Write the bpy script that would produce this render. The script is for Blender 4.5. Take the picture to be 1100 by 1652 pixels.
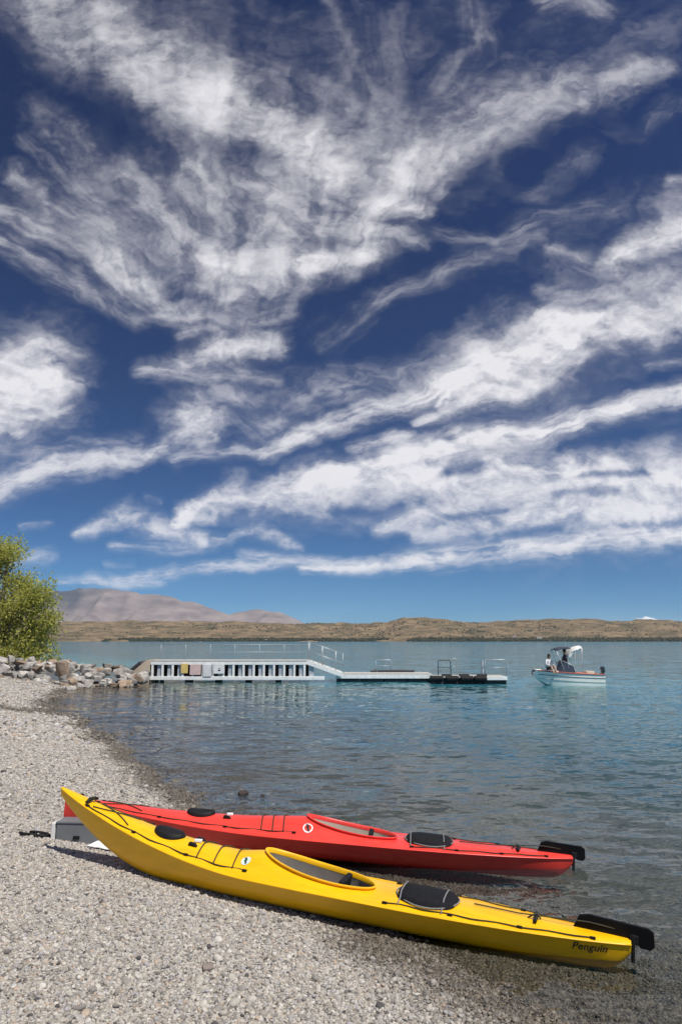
import bpy, bmesh, math, random
import numpy as np
from mathutils import Vector, Matrix, Euler

R = math.radians
for o in list(bpy.data.objects): bpy.data.objects.remove(o, do_unlink=True)
scn = bpy.context.scene
COL = scn.collection

# ------------------------------------------------------------------ camera
EYE = 2.0                                   # metres above the lake
cam = bpy.data.cameras.new('camera'); cam_o = bpy.data.objects.new('camera', cam); COL.objects.link(cam_o)
cam.sensor_fit = 'VERTICAL'; cam.sensor_height = 36.0; cam.lens = 24.0
cam.clip_start = 0.05; cam.clip_end = 300000
cam_o.location = (0, 0, EYE); cam_o.rotation_euler = (R(90 + 10.7), 0, 0)
scn.camera = cam_o

# ------------------------------------------------------------------ sky, sun, exposure
SUN = Vector((0.34, -0.37, 0.865)).normalized()
world = bpy.data.worlds.new('World'); scn.world = world; world.use_nodes = True
wn = world.node_tree.nodes; wl = world.node_tree.links
bg = wn['Background']; bg.inputs['Strength'].default_value = 0.10
sky = wn.new('ShaderNodeTexSky'); sky.sky_type = 'NISHITA'; sky.sun_disc = False
sky.sun_elevation = math.asin(SUN.z); sky.sun_rotation = math.atan2(SUN.x, SUN.y)
sky.altitude = 700; sky.air_density = 1.0; sky.dust_density = 0.0; sky.ozone_density = 2.2
# polarising filter and thin mountain air: deeper, more saturated blue overhead
tcw = wn.new('ShaderNodeTexCoord'); lift = wn.new('ShaderNodeVectorMath'); lift.inputs[1].default_value = (0, 0, .13); nrmw = wn.new('ShaderNodeVectorMath'); nrmw.operation = 'NORMALIZE'
wl.new(tcw.outputs['Generated'], lift.inputs[0]); wl.new(lift.outputs[0], nrmw.inputs[0]); wl.new(nrmw.outputs[0], sky.inputs[0])
spc = wn.new('ShaderNodeSeparateColor'); cmb = wn.new('ShaderNodeCombineColor'); wl.new(sky.outputs[0], spc.inputs[0])
for i, (kk, g) in enumerate(((.098, 2.1), (.103, 2.45), (.118, 2.18))):
    pw_ = wn.new('ShaderNodeMath'); pw_.operation = 'POWER'; pw_.inputs[1].default_value = g; wl.new(spc.outputs[i], pw_.inputs[0])
    ml_ = wn.new('ShaderNodeMath'); ml_.operation = 'MULTIPLY'; ml_.inputs[1].default_value = kk; wl.new(pw_.outputs[0], ml_.inputs[0]); wl.new(ml_.outputs[0], cmb.inputs[i])
wl.new(cmb.outputs[0], bg.inputs['Color'])

sun_d = bpy.data.lights.new('sun', 'SUN'); sun_d.energy = 5.0; sun_d.angle = R(0.53); sun_d.color = (1.0, 0.95, 0.87)
sun_o = bpy.data.objects.new('sun', sun_d); COL.objects.link(sun_o)
sun_o.rotation_euler = SUN.to_track_quat('Z', 'Y').to_euler(); sun_o.location = (30, -20, 60)

vs = scn.view_settings
vs.view_transform = 'Standard'; vs.look = 'None'; vs.gamma = 1.0; vs.exposure = 0.0; vs.use_curve_mapping = False
scn.render.engine = 'CYCLES'
cy = scn.cycles
cy.use_denoising = True
try: cy.denoiser = 'OPENIMAGEDENOISE'
except Exception: pass
cy.max_bounces = 8; cy.diffuse_bounces = 3; cy.glossy_bounces = 3; cy.transmission_bounces = 4; cy.transparent_max_bounces = 12; cy.volume_bounces = 1
cy.caustics_reflective = False; cy.caustics_refractive = False
cy.sample_clamp_indirect = 6.0

# ------------------------------------------------------------------ numpy noise
def _hash(i, j, seed):
    h = (i.astype(np.int64)*374761393 + j.astype(np.int64)*668265263 + seed*1442695041) & 0xffffffff
    h = ((h ^ (h >> 13))*1274126177) & 0xffffffff
    h = (h ^ (h >> 16)) & 0xffffff
    return h.astype(np.float32)/np.float32(0xffffff)
def vnoise(x, y, seed=0):
    xi = np.floor(x); yi = np.floor(y); fx = (x-xi).astype(np.float32); fy = (y-yi).astype(np.float32)
    fx = fx*fx*fx*(fx*(fx*6-15)+10); fy = fy*fy*fy*(fy*(fy*6-15)+10)
    xi = xi.astype(np.int64); yi = yi.astype(np.int64)
    a = _hash(xi, yi, seed); b = _hash(xi+1, yi, seed); c = _hash(xi, yi+1, seed); d = _hash(xi+1, yi+1, seed)
    return (a*(1-fx)+b*fx)*(1-fy)+(c*(1-fx)+d*fx)*fy
def fbm(x, y, seed=0, octv=5, gain=.5, lac=2.03):
    s = 0; a = 1; t = 0
    for o in range(octv):
        s = s+a*vnoise(x, y, seed+o*17); t += a; a *= gain
        x, y = (x*.8-y*.6)*lac+5.3, (x*.6+y*.8)*lac+1.7
    return s/t
def sstep(a, b, x):
    t = np.clip((x-a)/(b-a), 0, 1); return t*t*(3-2*t)
def poly_near(X, Y, pts):
    best = np.full(X.shape, 1e9, np.float32); S = np.zeros_like(best); N = np.zeros_like(best); W = np.ones_like(best); L = 0
    for a, b in zip(pts, pts[1:]):
        dx, dy = b[0]-a[0], b[1]-a[1]; l = math.hypot(dx, dy); ux, uy = dx/l, dy/l
        px, py = X-a[0], Y-a[1]; al = px*ux+py*uy; t = np.clip(al, 0, l)
        qx, qy = px-t*ux, py-t*uy; w = a[2]+(b[2]-a[2])*t/l
        d = np.hypot(qx, qy)/w; m = d < best
        sg = np.sign(-px*uy+py*ux)
        best = np.where(m, d, best); S = np.where(m, L+al, S); N = np.where(m, np.hypot(qx, qy)*sg, N); W = np.where(m, w, W)
        L += l
    return best, S, N, W, L

# ------------------------------------------------------------------ object helpers
def tag(o, label=None, cat=None, group=None, kind=None):
    if label: o['label'] = label
    if cat: o['category'] = cat
    if group: o['group'] = group
    if kind: o['kind'] = kind
    return o
def empty(name, loc=(0, 0, 0), rz=0.0):
    o = bpy.data.objects.new(name, None); COL.objects.link(o); o.location = loc; o.rotation_euler = (0, 0, rz)
    o.empty_display_size = 0.2
    return o
def link_mesh(name, me, parent=None, loc=None, rot=None, scale=None):
    o = bpy.data.objects.new(name, me); COL.objects.link(o)
    if parent: o.parent = parent
    if loc is not None: o.location = loc
    if rot is not None: o.rotation_euler = rot
    if scale is not None: o.scale = scale
    return o
class MB:
    """collects shapes into one mesh"""
    def __init__(s): s.v = []; s.f = []; s.mi = []
    def add(s, v, f, mi=0):
        n = len(s.v); s.v += [tuple(p) for p in v]; s.f += [tuple(i+n for i in q) for q in f]; s.mi += [mi]*len(f); return s
    def box(s, c, d, rot=None, mi=0):
        cx, cy_, cz = c; x, y, z = d[0]/2, d[1]/2, d[2]/2
        v = [Vector((i*x, j*y, k*z)) for k in (-1, 1) for j in (-1, 1) for i in (-1, 1)]
        if rot is not None:
            m = Euler(rot).to_matrix(); v = [m @ p for p in v]
        v = [(p.x+cx, p.y+cy_, p.z+cz) for p in v]
        return s.add(v, [(0, 2, 3, 1), (4, 5, 7, 6), (0, 1, 5, 4), (2, 6, 7, 3), (0, 4, 6, 2), (1, 3, 7, 5)], mi)
    def tube(s, pts, r, n=8, closed=False, mi=0, flat=1.0):
        pts = [Vector(p) for p in pts]; m = len(pts); rr = r if isinstance(r, (list, tuple)) else [r]*m
        v = []; f = []; up = Vector((0, 0, 1))
        for i, p in enumerate(pts):
            a = pts[(i-1) % m] if (closed or i > 0) else p; b = pts[(i+1) % m] if (closed or i < m-1) else p
            t = (b-a).normalized(); ref = up if abs(t.z) < .95 else Vector((1, 0, 0))
            x = t.cross(ref).normalized(); y = x.cross(t).normalized()
            for k in range(n):
                an = 2*math.pi*k/n; v.append(p+x*(math.cos(an)*rr[i])+y*(math.sin(an)*rr[i]*flat))
        for i in range(m if closed else m-1):
            j = (i+1) % m
            for k in range(n):
                l = (k+1) % n; f.append((i*n+k, i*n+l, j*n+l, j*n+k))
        if not closed: f.append(tuple(range(n-1, -1, -1))); f.append(tuple((m-1)*n+k for k in range(n)))
        return s.add(v, f, mi)
    def prism(s, poly, t0, t1, axis='y', mi=0):
        """polygon of 2D points extruded along an axis"""
        def P(a, b, c):
            return (a, c, b) if axis == 'y' else ((a, b, c) if axis == 'z' else (c, a, b))
        n = len(poly); v = [P(a, b, t0) for a, b in poly]+[P(a, b, t1) for a, b in poly]
        f = [tuple(range(n)), tuple(range(2*n-1, n-1, -1))]+[(i, i+n, (i+1) % n+n, (i+1) % n) for i in range(n)]
        return s.add(v, f, mi)
    def build(s, name, mats, parent=None, smooth=False, bevel=0.0, loc=None, rot=None, recalc=True, weld=False):
        me = bpy.data.meshes.new(name); me.from_pydata(s.v, [], s.f)
        for m in (mats if isinstance(mats, (list, tuple)) else [mats]): me.materials.append(m)
        if len(set(s.mi)) > 1: me.polygons.foreach_set('material_index', s.mi)
        if recalc or bevel or weld:
            b = bmesh.new(); b.from_mesh(me)
            if weld: bmesh.ops.remove_doubles(b, verts=b.verts, dist=1e-4)
            if recalc: bmesh.ops.recalc_face_normals(b, faces=b.faces)
            if bevel: bmesh.ops.bevel(b, geom=[e for e in b.edges if len(e.link_faces) == 2 and e.calc_face_angle(0) > .5], offset=bevel, segments=2, profile=.6, affect='EDGES')
            b.to_mesh(me); b.free()
        if smooth:
            me.polygons.foreach_set('use_smooth', [True]*len(me.polygons))
            if smooth != 'all':
                me.set_sharp_from_angle(angle=R(smooth if smooth is not True else 40))
        me.update()
        return link_mesh(name, me, parent, loc, rot)

# ------------------------------------------------------------------ material helpers
def new_mat(name):
    m = bpy.data.materials.new(name); m.use_nodes = True; nt = m.node_tree
    return m, nt, nt.nodes, nt.links, nt.nodes['Principled BSDF']
def N(nt, typ, **kw):
    n = nt.nodes.new(typ)
    for k, v in kw.items():
        if k in n.inputs: n.inputs[k].default_value = v
        else: setattr(n, k, v)
    return n
def ramp(nt, stops, interp='LINEAR'):
    n = nt.nodes.new('ShaderNodeValToRGB'); cr = n.color_ramp; cr.interpolation = interp
    while len(cr.elements) > 1: cr.elements.remove(cr.elements[-1])
    cr.elements[0].position = stops[0][0]; cr.elements[0].color = (*stops[0][1], 1)
    for p, c in stops[1:]:
        e = cr.elements.new(p); e.color = (*c, 1)
    return n
def simple(name, col, rough=.5, var=.15, scale=8.0, bump=0.0, bscale=40.0, metal=0.0, coat=0.0, spec=.5):
    """plain surface with slight mottling and fine relief"""
    m, nt, nd, lk, p = new_mat(name)
    tc = N(nt, 'ShaderNodeTexCoord'); nz = N(nt, 'ShaderNodeTexNoise', Scale=scale, Detail=5.0, Roughness=.6)
    lk.new(tc.outputs['Object'], nz.inputs['Vector'])
    a = tuple(max(0, c*(1-var)) for c in col); b = tuple(min(1, c*(1+var)) for c in col)
    rp = ramp(nt, [(.3, a), (.7, b)]); lk.new(nz.outputs['Fac'], rp.inputs['Fac']); lk.new(rp.outputs['Color'], p.inputs['Base Color'])
    mr = N(nt, 'ShaderNodeMapRange'); mr.inputs['To Min'].default_value = max(.02, rough-.08); mr.inputs['To Max'].default_value = min(1, rough+.1)
    lk.new(nz.outputs['Fac'], mr.inputs['Value']); lk.new(mr.outputs[0], p.inputs['Roughness'])
    p.inputs['Metallic'].default_value = metal; p.inputs['Coat Weight'].default_value = coat; p.inputs['Coat Roughness'].default_value = .08
    p.inputs['Specular IOR Level'].default_value = spec
    if bump:
        n2 = N(nt, 'ShaderNodeTexNoise', Scale=bscale, Detail=4.0); lk.new(tc.outputs['Object'], n2.inputs['Vector'])
        bp = N(nt, 'ShaderNodeBump', Strength=bump, Distance=.01); lk.new(n2.outputs['Fac'], bp.inputs['Height']); lk.new(bp.outputs[0], p.inputs['Normal'])
    return m
rng = np.random.default_rng(7); random.seed(7)

# ------------------------------------------------------------------ lie of the land
SHORE = [(9.0, -14.0), (4.6, -5.0), (2.75, .4), (1.75, 2.9), (1.09, 4.08), (.78, 4.56), (.60, 4.84), (.22, 5.38), (-.45, 6.7), (-1.40, 8.22), (-1.84, 8.95), (-2.59, 10.38), (-3.88, 12.98), (-5.45, 16.0),
         (-7.1, 18.6), (-8.9, 20.6), (-9.2, 21.6), (-10.2, 25.0), (-11.5, 29.2), (-10.6, 30.6), (-9.3, 31.7), (-9.4, 32.7), (-11.5, 33.4), (-14.6, 34.8), (-17.0, 38), (-18.6, 45), (-24, 62), (-50, 110), (-160, 200)]
def shore_distance(x, y):
    """metres inland (+) or out in the lake (-)"""
    x = np.asarray(x, float); y = np.asarray(y, float)
    best = np.full(x.shape, 1e9); sg = np.ones(x.shape)
    P = SHORE
    for a, b in zip(P, P[1:]):
        dx, dy = b[0]-a[0], b[1]-a[1]; l2 = dx*dx+dy*dy
        t = np.clip(((x-a[0])*dx+(y-a[1])*dy)/l2, 0, 1)
        d = np.hypot(x-a[0]-t*dx, y-a[1]-t*dy)
        m = d < best; best = np.where(m, d, best)
    # even-odd test against the land polygon
    poly = P+[(-900, 200), (-900, -900), (9, -900)]
    ins = np.zeros(x.shape, bool)
    for a, b in zip(poly, poly[1:]+poly[:1]):
        c = ((a[1] > y) != (b[1] > y)) & (x < (b[0]-a[0])*(y-a[1])/((b[1]-a[1]) or 1e-9)+a[0]); ins ^= c
    return np.where(ins, best, -best)
def ground_z(x, y):
    s = shore_distance(x, y); x = np.asarray(x, float); y = np.asarray(y, float)
    s = s+.28*(fbm(x*.9, y*.9, 31, 3)-.5)*np.clip(np.hypot(x, y)/6, .5, 2.5)
    up = np.where(s < 14, .105*s-.001*s*s, 1.274+.02*(s-14)); up = np.minimum(up, 3.2)
    dn = np.where(s > -6, .10*s, -.6+.22*(s+6)); dn = np.where(y > 31.0, dn*4-.05, dn); dn = np.maximum(dn, -9)
    z = np.where(s > 0, up, dn)
    z = z+.05*(fbm(x*.45, y*.45, 3, 3)-.5)*np.clip(s/2, 0, 1)+.016*(fbm(x*2.4, y*2.4, 9, 3)-.5)
    return z
def gz(x, y): return float(ground_z(np.array([x]), np.array([y]))[0])

# ------------------------------------------------------------------ clouds: a thin cirrus sheet 8 km up
CLOUD_BANDS = [  # kind, density, [(east, -up, half width) on the sky chart]
('p',0.92,[(-606,-1231,78),(-468,-1120,108),(-336,-1045,102),(-195,-972,96),(-79,-901,70),(11,-825,53)]),
('s',0.42,[(-330,-1161,32),(-257,-1106,51),(-127,-1039,62),(-11,-972,74)]),
('w',0.45,[(-80,-933,85),(57,-894,108),(147,-869,96)]),
('p',0.85,[(56,-825,59),(158,-854,74),(208,-863,36)]),
('w',0.62,[(101,-806,52),(263,-953,81),(402,-999,59),(531,-1025,37),(626,-1059,25)]),
('s',0.55,[(192,-869,48),(284,-914,54),(366,-959,43)]),
('p',0.85,[(33,-781,42),(155,-762,30)]),
('w',0.35,[(-24,-1217,16),(12,-1106,28),(57,-986,49),(113,-869,60)]),
('w',0.42,[(249,-1203,32),(262,-1093,44),(195,-972,49)]),
('w',0.30,[(83,-1175,64),(104,-1039,75),(102,-894,72)]),
('w',0.50,[(367,-1196,26),(473,-1196,41),(512,-1161,23)]),
('w',0.25,[(474,-1039,37),(573,-1120,63),(657,-1134,76)]),
('w',0.22,[(-296,-1203,77),(-153,-1148,76),(-35,-1120,63)]),
('w',0.22,[(434,-959,18),(545,-914,24),(644,-999,31)]),
('v',0.36,[(-447,-806,83),(-275,-707,127),(-77,-683,126),(99,-719,58)]),
('v',0.34,[(-544,-769,70),(-404,-659,69),(-237,-565,56)]),
('v',0.38,[(-35,-1039,75),(79,-907,133),(239,-920,109),(425,-999,74)]),
('v',0.20,[(12,-1203,90),(176,-1120,152),(410,-1120,139),(620,-1120,101)]),
('v',0.24,[(-414,-1203,77),(-152,-1120,114),(12,-1093,101)]),
('v',0.17,[(-561,-972,74),(-351,-894,96),(-124,-869,84)]),
('v',0.16,[(76,-588,34),(229,-659,46),(409,-732,70),(590,-781,70)]),
('v',0.30,[(-242,-429,54),(-115,-407,65),(-10,-407,43)]),
('v',0.58,[(-174,-235,31),(51,-235,62),(276,-245,93),(593,-245,103)]),
('v',0.40,[(94,-407,43),(265,-462,76),(482,-530,78),(627,-588,67)]),
('v',0.30,[(359,-635,57),(490,-635,68),(634,-659,69)]),
('v',0.40,[(-611,-429,87),(-496,-440,76)]),
('s',0.50,[(-634,-775,31),(-461,-683,30),(-268,-542,24)]),
('s',0.50,[(-627,-707,30),(-489,-624,29),(-333,-542,20)]),
('w',0.38,[(-579,-907,17),(-433,-769,30),(-283,-635,30)]),
('s',0.62,[(-417,-856,48),(-308,-707,72),(-130,-600,56)]),
('s',0.50,[(-596,-844,24),(-465,-744,42),(-316,-647,41)]),
('s',0.62,[(-281,-856,54),(-166,-744,68),(-11,-647,55)]),
('s',0.65,[(-179,-831,59),(-33,-738,60),(154,-693,28)]),
('s',0.55,[(-79,-831,59),(56,-769,59)]),
('p',0.68,[(-450,-683,32),(-292,-600,45),(-162,-577,34)]),
('s',0.60,[(-437,-659,23),(-323,-565,31),(-193,-542,22)]),
('p',0.78,[(-240,-647,57),(-98,-653,66),(11,-671,46),(99,-683,25)]),
('w',0.35,[(-561,-972,49),(-417,-856,72),(-246,-806,71)]),
('w',0.25,[(-343,-959,61),(-170,-882,60),(-78,-818,59)]),
('p',0.80,[(-275,-462,24),(-192,-496,42),(-101,-502,29)]),
('w',0.50,[(-349,-453,15),(-232,-445,26),(-106,-438,17)]),
('s',0.45,[(-278,-519,15),(-161,-542,24),(-75,-565,20)]),
('p',0.94,[(-262,-385,47),(-234,-352,55),(-228,-322,36)]),
('w',0.50,[(-221,-429,24),(-157,-385,43),(-114,-341,42)]),
('s',0.55,[(-279,-303,15),(-196,-303,15),(-114,-314,15)]),
('p',0.97,[(-639,-395,90),(-527,-429,91),(-455,-451,57)]),
('s',0.75,[(-604,-462,37),(-522,-496,29),(-468,-485,24)]),
('s',0.60,[(-594,-357,11),(-512,-371,13),(-450,-390,11)]),
('s',0.75,[(-582,-240,27),(-504,-282,29),(-422,-290,25),(-361,-300,19),(-285,-319,15)]),
('w',0.35,[(-589,-309,21),(-445,-319,21),(-321,-325,17)]),
('s',0.45,[(-585,-266,31),(-513,-261,21)]),
('s',0.85,[(-134,-303,13),(-31,-352,23),(94,-401,26),(211,-451,30)]),
('w',0.45,[(-125,-363,26),(-32,-418,37),(95,-440,28),(191,-462,22)]),
('p',0.98,[(157,-395,34),(254,-462,70),(373,-507,73),(482,-536,58),(615,-577,54)]),
('s',0.70,[(115,-360,11),(220,-395,24),(348,-440,26),(436,-485,18)]),
('p',0.75,[(311,-542,22),(376,-559,25),(440,-542,18)]),
('w',0.30,[(-21,-462,15),(95,-451,15)]),
('s',0.45,[(404,-485,13),(501,-502,18),(599,-519,22)]),
('w',0.45,[(519,-462,11),(594,-473,15)]),
('p',0.90,[(448,-653,18),(538,-689,44),(631,-750,64)]),
('p',0.60,[(336,-606,16),(432,-588,29),(554,-624,41),(620,-635,45)]),
('w',0.50,[(362,-689,16),(436,-647,25),(501,-635,25)]),
('p',0.60,[(587,-806,17),(639,-825,21)]),
('w',0.34,[(11,-565,16),(119,-606,25),(207,-647,21),(364,-713,19)]),
('w',0.30,[(76,-586,16),(185,-635,25),(273,-665,16)]),
('w',0.32,[(165,-713,16),(275,-695,16),(365,-744,26),(511,-769,28)]),
('w',0.24,[(236,-831,17),(346,-793,21),(464,-894,29)]),
('w',0.28,[(11,-635,23),(76,-588,27),(-32,-496,26)]),
('s',0.90,[(-113,-261,12),(10,-277,23),(197,-325,36),(343,-352,30),(471,-385,24),(599,-415,22)]),
('p',0.92,[(-264,-202,12),(-153,-235,27),(-31,-256,35),(113,-266,58),(257,-266,69),(461,-261,64),(596,-272,65)]),
('p',0.88,[(51,-173,16),(152,-193,41),(305,-204,47),(457,-204,47),(590,-209,47)]),
('s',0.88,[(-70,-110,8),(30,-114,14),(171,-134,22),(353,-154,22),(576,-175,26)]),
('s',0.70,[(10,-309,13),(114,-336,15)]),
('p',0.70,[(-434,-168,10),(-356,-204,23),(-294,-183,24),(-212,-163,14)]),
('s',0.50,[(-373,-152,10),(-272,-154,16),(-171,-161,12)]),
('p',0.55,[(-177,-171,10),(-126,-178,20),(-65,-154,12)]),
('s',0.62,[(-458,-90,9),(-330,-102,14),(-220,-117,14),(-90,-124,13),(10,-114,13)]),
('s',0.50,[(-399,-92,8),(-279,-94,8)]),
('s',0.60,[(-161,-139,8),(-40,-127,12),(50,-127,12)]),
('w',0.35,[(-531,-181,8),(-471,-183,7)]),
('w',0.45,[(-542,-132,20),(-467,-130,14)]),
('w',0.35,[(-381,-120,7),(-331,-122,7)]),
('w',0.30,[(-296,-224,8),(-327,-235,10)]),
]
CLOUD_GAPS = [
(0.75,[(362,-317,8),(425,-328,15),(499,-341,11)]),
(0.55,[(488,-341,6),(583,-352,8)]),
(0.60,[(175,-272,8),(226,-280,11)]),
(0.65,[(-5,-206,10),(51,-204,12),(92,-214,6)]),
(0.85,[(-30,-165,16),(40,-156,18),(111,-159,9)]),
(0.45,[(252,-167,7),(354,-181,7)]),
(0.40,[(173,-198,6),(264,-212,7)]),
(0.40,[(191,-142,8),(242,-147,8)]),
(0.50,[(-292,-600,16),(-227,-582,13)]),
(0.45,[(400,-266,6),(504,-275,6)]),
(0.35,[(337,-235,6),(450,-240,6)]),
(0.35,[(456,-183,5),(568,-195,6)]),
(0.80,[(-54,-565,20),(11,-600,27),(98,-653,18),(175,-677,18)]),
(0.60,[(212,-806,19),(350,-869,36),(467,-933,36)]),
(0.50,[(-613,-1039,37),(-505,-986,32),(-409,-914,29)]),
(0.55,[(-374,-519,22),(-310,-513,15)]),
]

def cloud_density(X, Y):
    wx = fbm(X/110, Y/80, 5, 5, .55)-.5; wy = fbm(X/110, Y/80, 55, 5, .55)-.5
    fx = fbm(X/30, Y/24, 205, 4, .6)-.5; fy = fbm(X/30, Y/24, 255, 4, .6)-.5
    C = np.zeros(X.shape, np.float32); Wt = np.full(X.shape, 1e-4, np.float32); Nn = np.full(X.shape, .5e-4, np.float32)
    for k, (kind, d, pts) in enumerate(CLOUD_BANDS):
        pts = [tuple(map(float, p)) for p in pts]
        mw = max(p[2] for p in pts)*2.6+25
        M = (X > min(p[0] for p in pts)-mw) & (X < max(p[0] for p in pts)+mw) & (Y > min(p[1] for p in pts)-mw) & (Y < max(p[1] for p in pts)+mw)
        if not M.any(): continue
        x = X[M]; y = Y[M]; avg = np.mean([p[2] for p in pts]); am = min(max(avg, 20), 60)
        q, s, n, w, L = poly_near(x+wx[M]*am*1.3+fx[M]*am*.5, y+wy[M]*am*1.1+fy[M]*am*.4, pts)
        e = np.clip(np.minimum(s, L-s)/(2.6*w)+.72, 0, 1); e = e*e*(3-2*e)
        g = np.exp(-(q*q)*{'p': 1.0, 's': 1.0, 'w': .85, 'v': .9}[kind])*e
        sc = max(avg, 10)
        if kind == 'p': tex = fbm(x/(sc*1.3)+k*7+fx[M], y/(sc*.85)+fy[M], k*3+1, 7, .66)
        elif kind == 's': tex = fbm(s/(sc*3.4)+k*7+fx[M]*.5, n/(sc*.32)+wx[M]*3+fx[M]*.8, k*3+1, 6, .66)
        else: tex = fbm(s/(sc*2.6)+k*7+fx[M], n/(sc*.38)+wx[M]*4+fx[M]*1.2, k*3+1, 6, .66)
        tex = np.clip((tex-.5)*1.75+.5, 0, 1)
        C[M] += (d*g)**4
        wt = (d*g)**3+1e-6
        Wt[M] += wt; Nn[M] += wt*tex
    Nz = Nn/Wt; C = np.minimum(C**.25, 1)
    for k, (d, pts) in enumerate(CLOUD_GAPS):
        pts = [tuple(map(float, p)) for p in pts]
        q = poly_near(X+wx*26+fx*12, Y+wy*18+fy*8, pts)[0]
        C *= 1-d*np.exp(-q*q*.8)
    f = np.clip((fbm(X/40+wx*2, Y/24+wy*2, 77, 7, .60)-.5)*1.8+.5, 0, 1)
    # ice fibres combed by the wind: they fan out from low in the north west
    rx, ry = X+175+wx*60+fx*14, Y+290+wy*60+fy*14; rad = np.hypot(rx, ry)+30; th = np.arctan2(rx, -ry)
    fib = np.clip((fbm(th*13, np.log(rad)*2.4, 333, 4, .55)*.62+fbm(th*34+wx*2, np.log(rad)*4.5, 353, 3, .55)*.38-.5)*2.5+.5, 0, 1)
    up_ = sstep(150, 420, -Y)*sstep(110, 420, rad)
    n = .54*Nz+.20*f+.26*(fib*up_+f*(1-up_))
    D = (C**1.08)*1.06*(.22+.78*sstep(-.10, 1.0, C*.85+(n-.5)*1.45))
    D *= (.95+.36*(f-.5)+.42*(fib-.5)*up_)*np.interp(-Y, [250, 700, 1100], [1.0, .88, .70])
    return np.clip((D-.012)/.988, 0, .96)
def generic_density(u, v):
    wx = fbm(u*.8, v*.8, 11, 4)-.5
    a = fbm(u*1.3+wx*1.6+v*.5, v*2.6+wx-u*.7, 21, 6, .58); b = fbm(u*.5, v*.5, 41, 3)
    return .85*sstep(.46, .75, a*.75+b*.25+.03)*(.75+.5*wx)
def cloud_sheet():
    H = 8000.0
    # rows by distance north of the camera (in units of H), columns fan out with distance
    e = np.concatenate([np.linspace(.052, .30, 280), np.linspace(.30, 1.20, 560)[1:]])
    v = np.concatenate([1/e, np.linspace(1/1.2, -3, 60)[1:], np.linspace(-3, -16, 30)[1:]])
    a0 = np.concatenate([np.linspace(-14, -.66, 60), np.linspace(-.66, .66, 660)[1:], np.linspace(.66, 14, 60)[1:]])
    V, A = np.meshgrid(v, a0, indexing='ij')
    fan = np.where(V > 1/1.2, V, 1/1.2+.15*np.abs(V-1/1.2))
    U = A*fan; U = np.clip(U, -22, 22)
    with np.errstate(divide='ignore', invalid='ignore'):
        X = np.where(V > .5, 1100*U/np.maximum(V, .5), 9e3); Y = np.where(V > .5, -1100/np.maximum(V, .5), -9e3)
    inn = (V > .70) & (np.abs(U) < .95*V)
    D = np.zeros(V.shape, np.float32)
    D[inn] = cloud_density(X[inn].astype(np.float32), Y[inn].astype(np.float32))
    gen = generic_density(U, V)
    wf = np.where(inn, sstep(.90, .66, np.abs(U)/np.maximum(V, .5))*sstep(.72, .86, V), 0)
    D = D*wf+gen*(1-wf)
    D *= sstep(.35, .9, np.hypot(U-SUN.x/SUN.z, V-SUN.y/SUN.z))        # the sun stands in clear sky
    D *= sstep(19.0, 15.5, np.hypot(U*.85, V))
    nr, nc = V.shape
    Z = H*(1+.012*(fbm(U*2, V*2, 3, 3)-.5))
    co = np.stack([U*H, V*H, Z], -1).reshape(-1, 3).astype(np.float32)
    i = np.arange(nr*nc).reshape(nr, nc)
    q = np.stack([i[:-1, :-1], i[:-1, 1:], i[1:, 1:], i[1:, :-1]], -1).reshape(-1, 4)
    keep = D.reshape(-1)[q].max(1) > .004
    q = q[keep]
    used, inv = np.unique(q, return_inverse=True); q = inv.reshape(-1, 4)
    me = bpy.data.meshes.new('cirrus_clouds'); n = len(used)
    me.vertices.add(n); me.vertices.foreach_set('co', co[used].ravel())
    me.loops.add(q.size); me.loops.foreach_set('vertex_index', q.ravel().astype(np.int32))
    me.polygons.add(len(q)); me.polygons.foreach_set('loop_start', np.arange(0, q.size, 4, dtype=np.int32))
    me.polygons.foreach_set('use_smooth', np.ones(len(q), bool))
    at = me.attributes.new('thickness', 'FLOAT', 'POINT'); at.data.foreach_set('value', D.reshape(-1)[used].astype(np.float32))
    me.update(); me.validate()
    m, nt, nd, lk, p = new_mat('cirrus'); nd.remove(p)
    out = nd['Material Output']
    att = N(nt, 'ShaderNodeAttribute', attribute_name='thickness')
    tr = N(nt, 'ShaderNodeBsdfTransparent'); tl = N(nt, 'ShaderNodeBsdfTranslucent', Color=(.63, .63, .64, 1))
    mx = N(nt, 'ShaderNodeMixShader')
    lk.new(att.outputs['Fac'], mx.inputs[0]); lk.new(tr.outputs[0], mx.inputs[1]); lk.new(tl.outputs[0], mx.inputs[2]); lk.new(mx.outputs[0], out.inputs['Surface'])
    me.materials.append(m)
    return tag(link_mesh('cirrus_clouds', me), 'wispy white cirrus clouds streaked across the deep blue sky', 'cloud', kind='stuff')
cloud_sheet()

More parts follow.
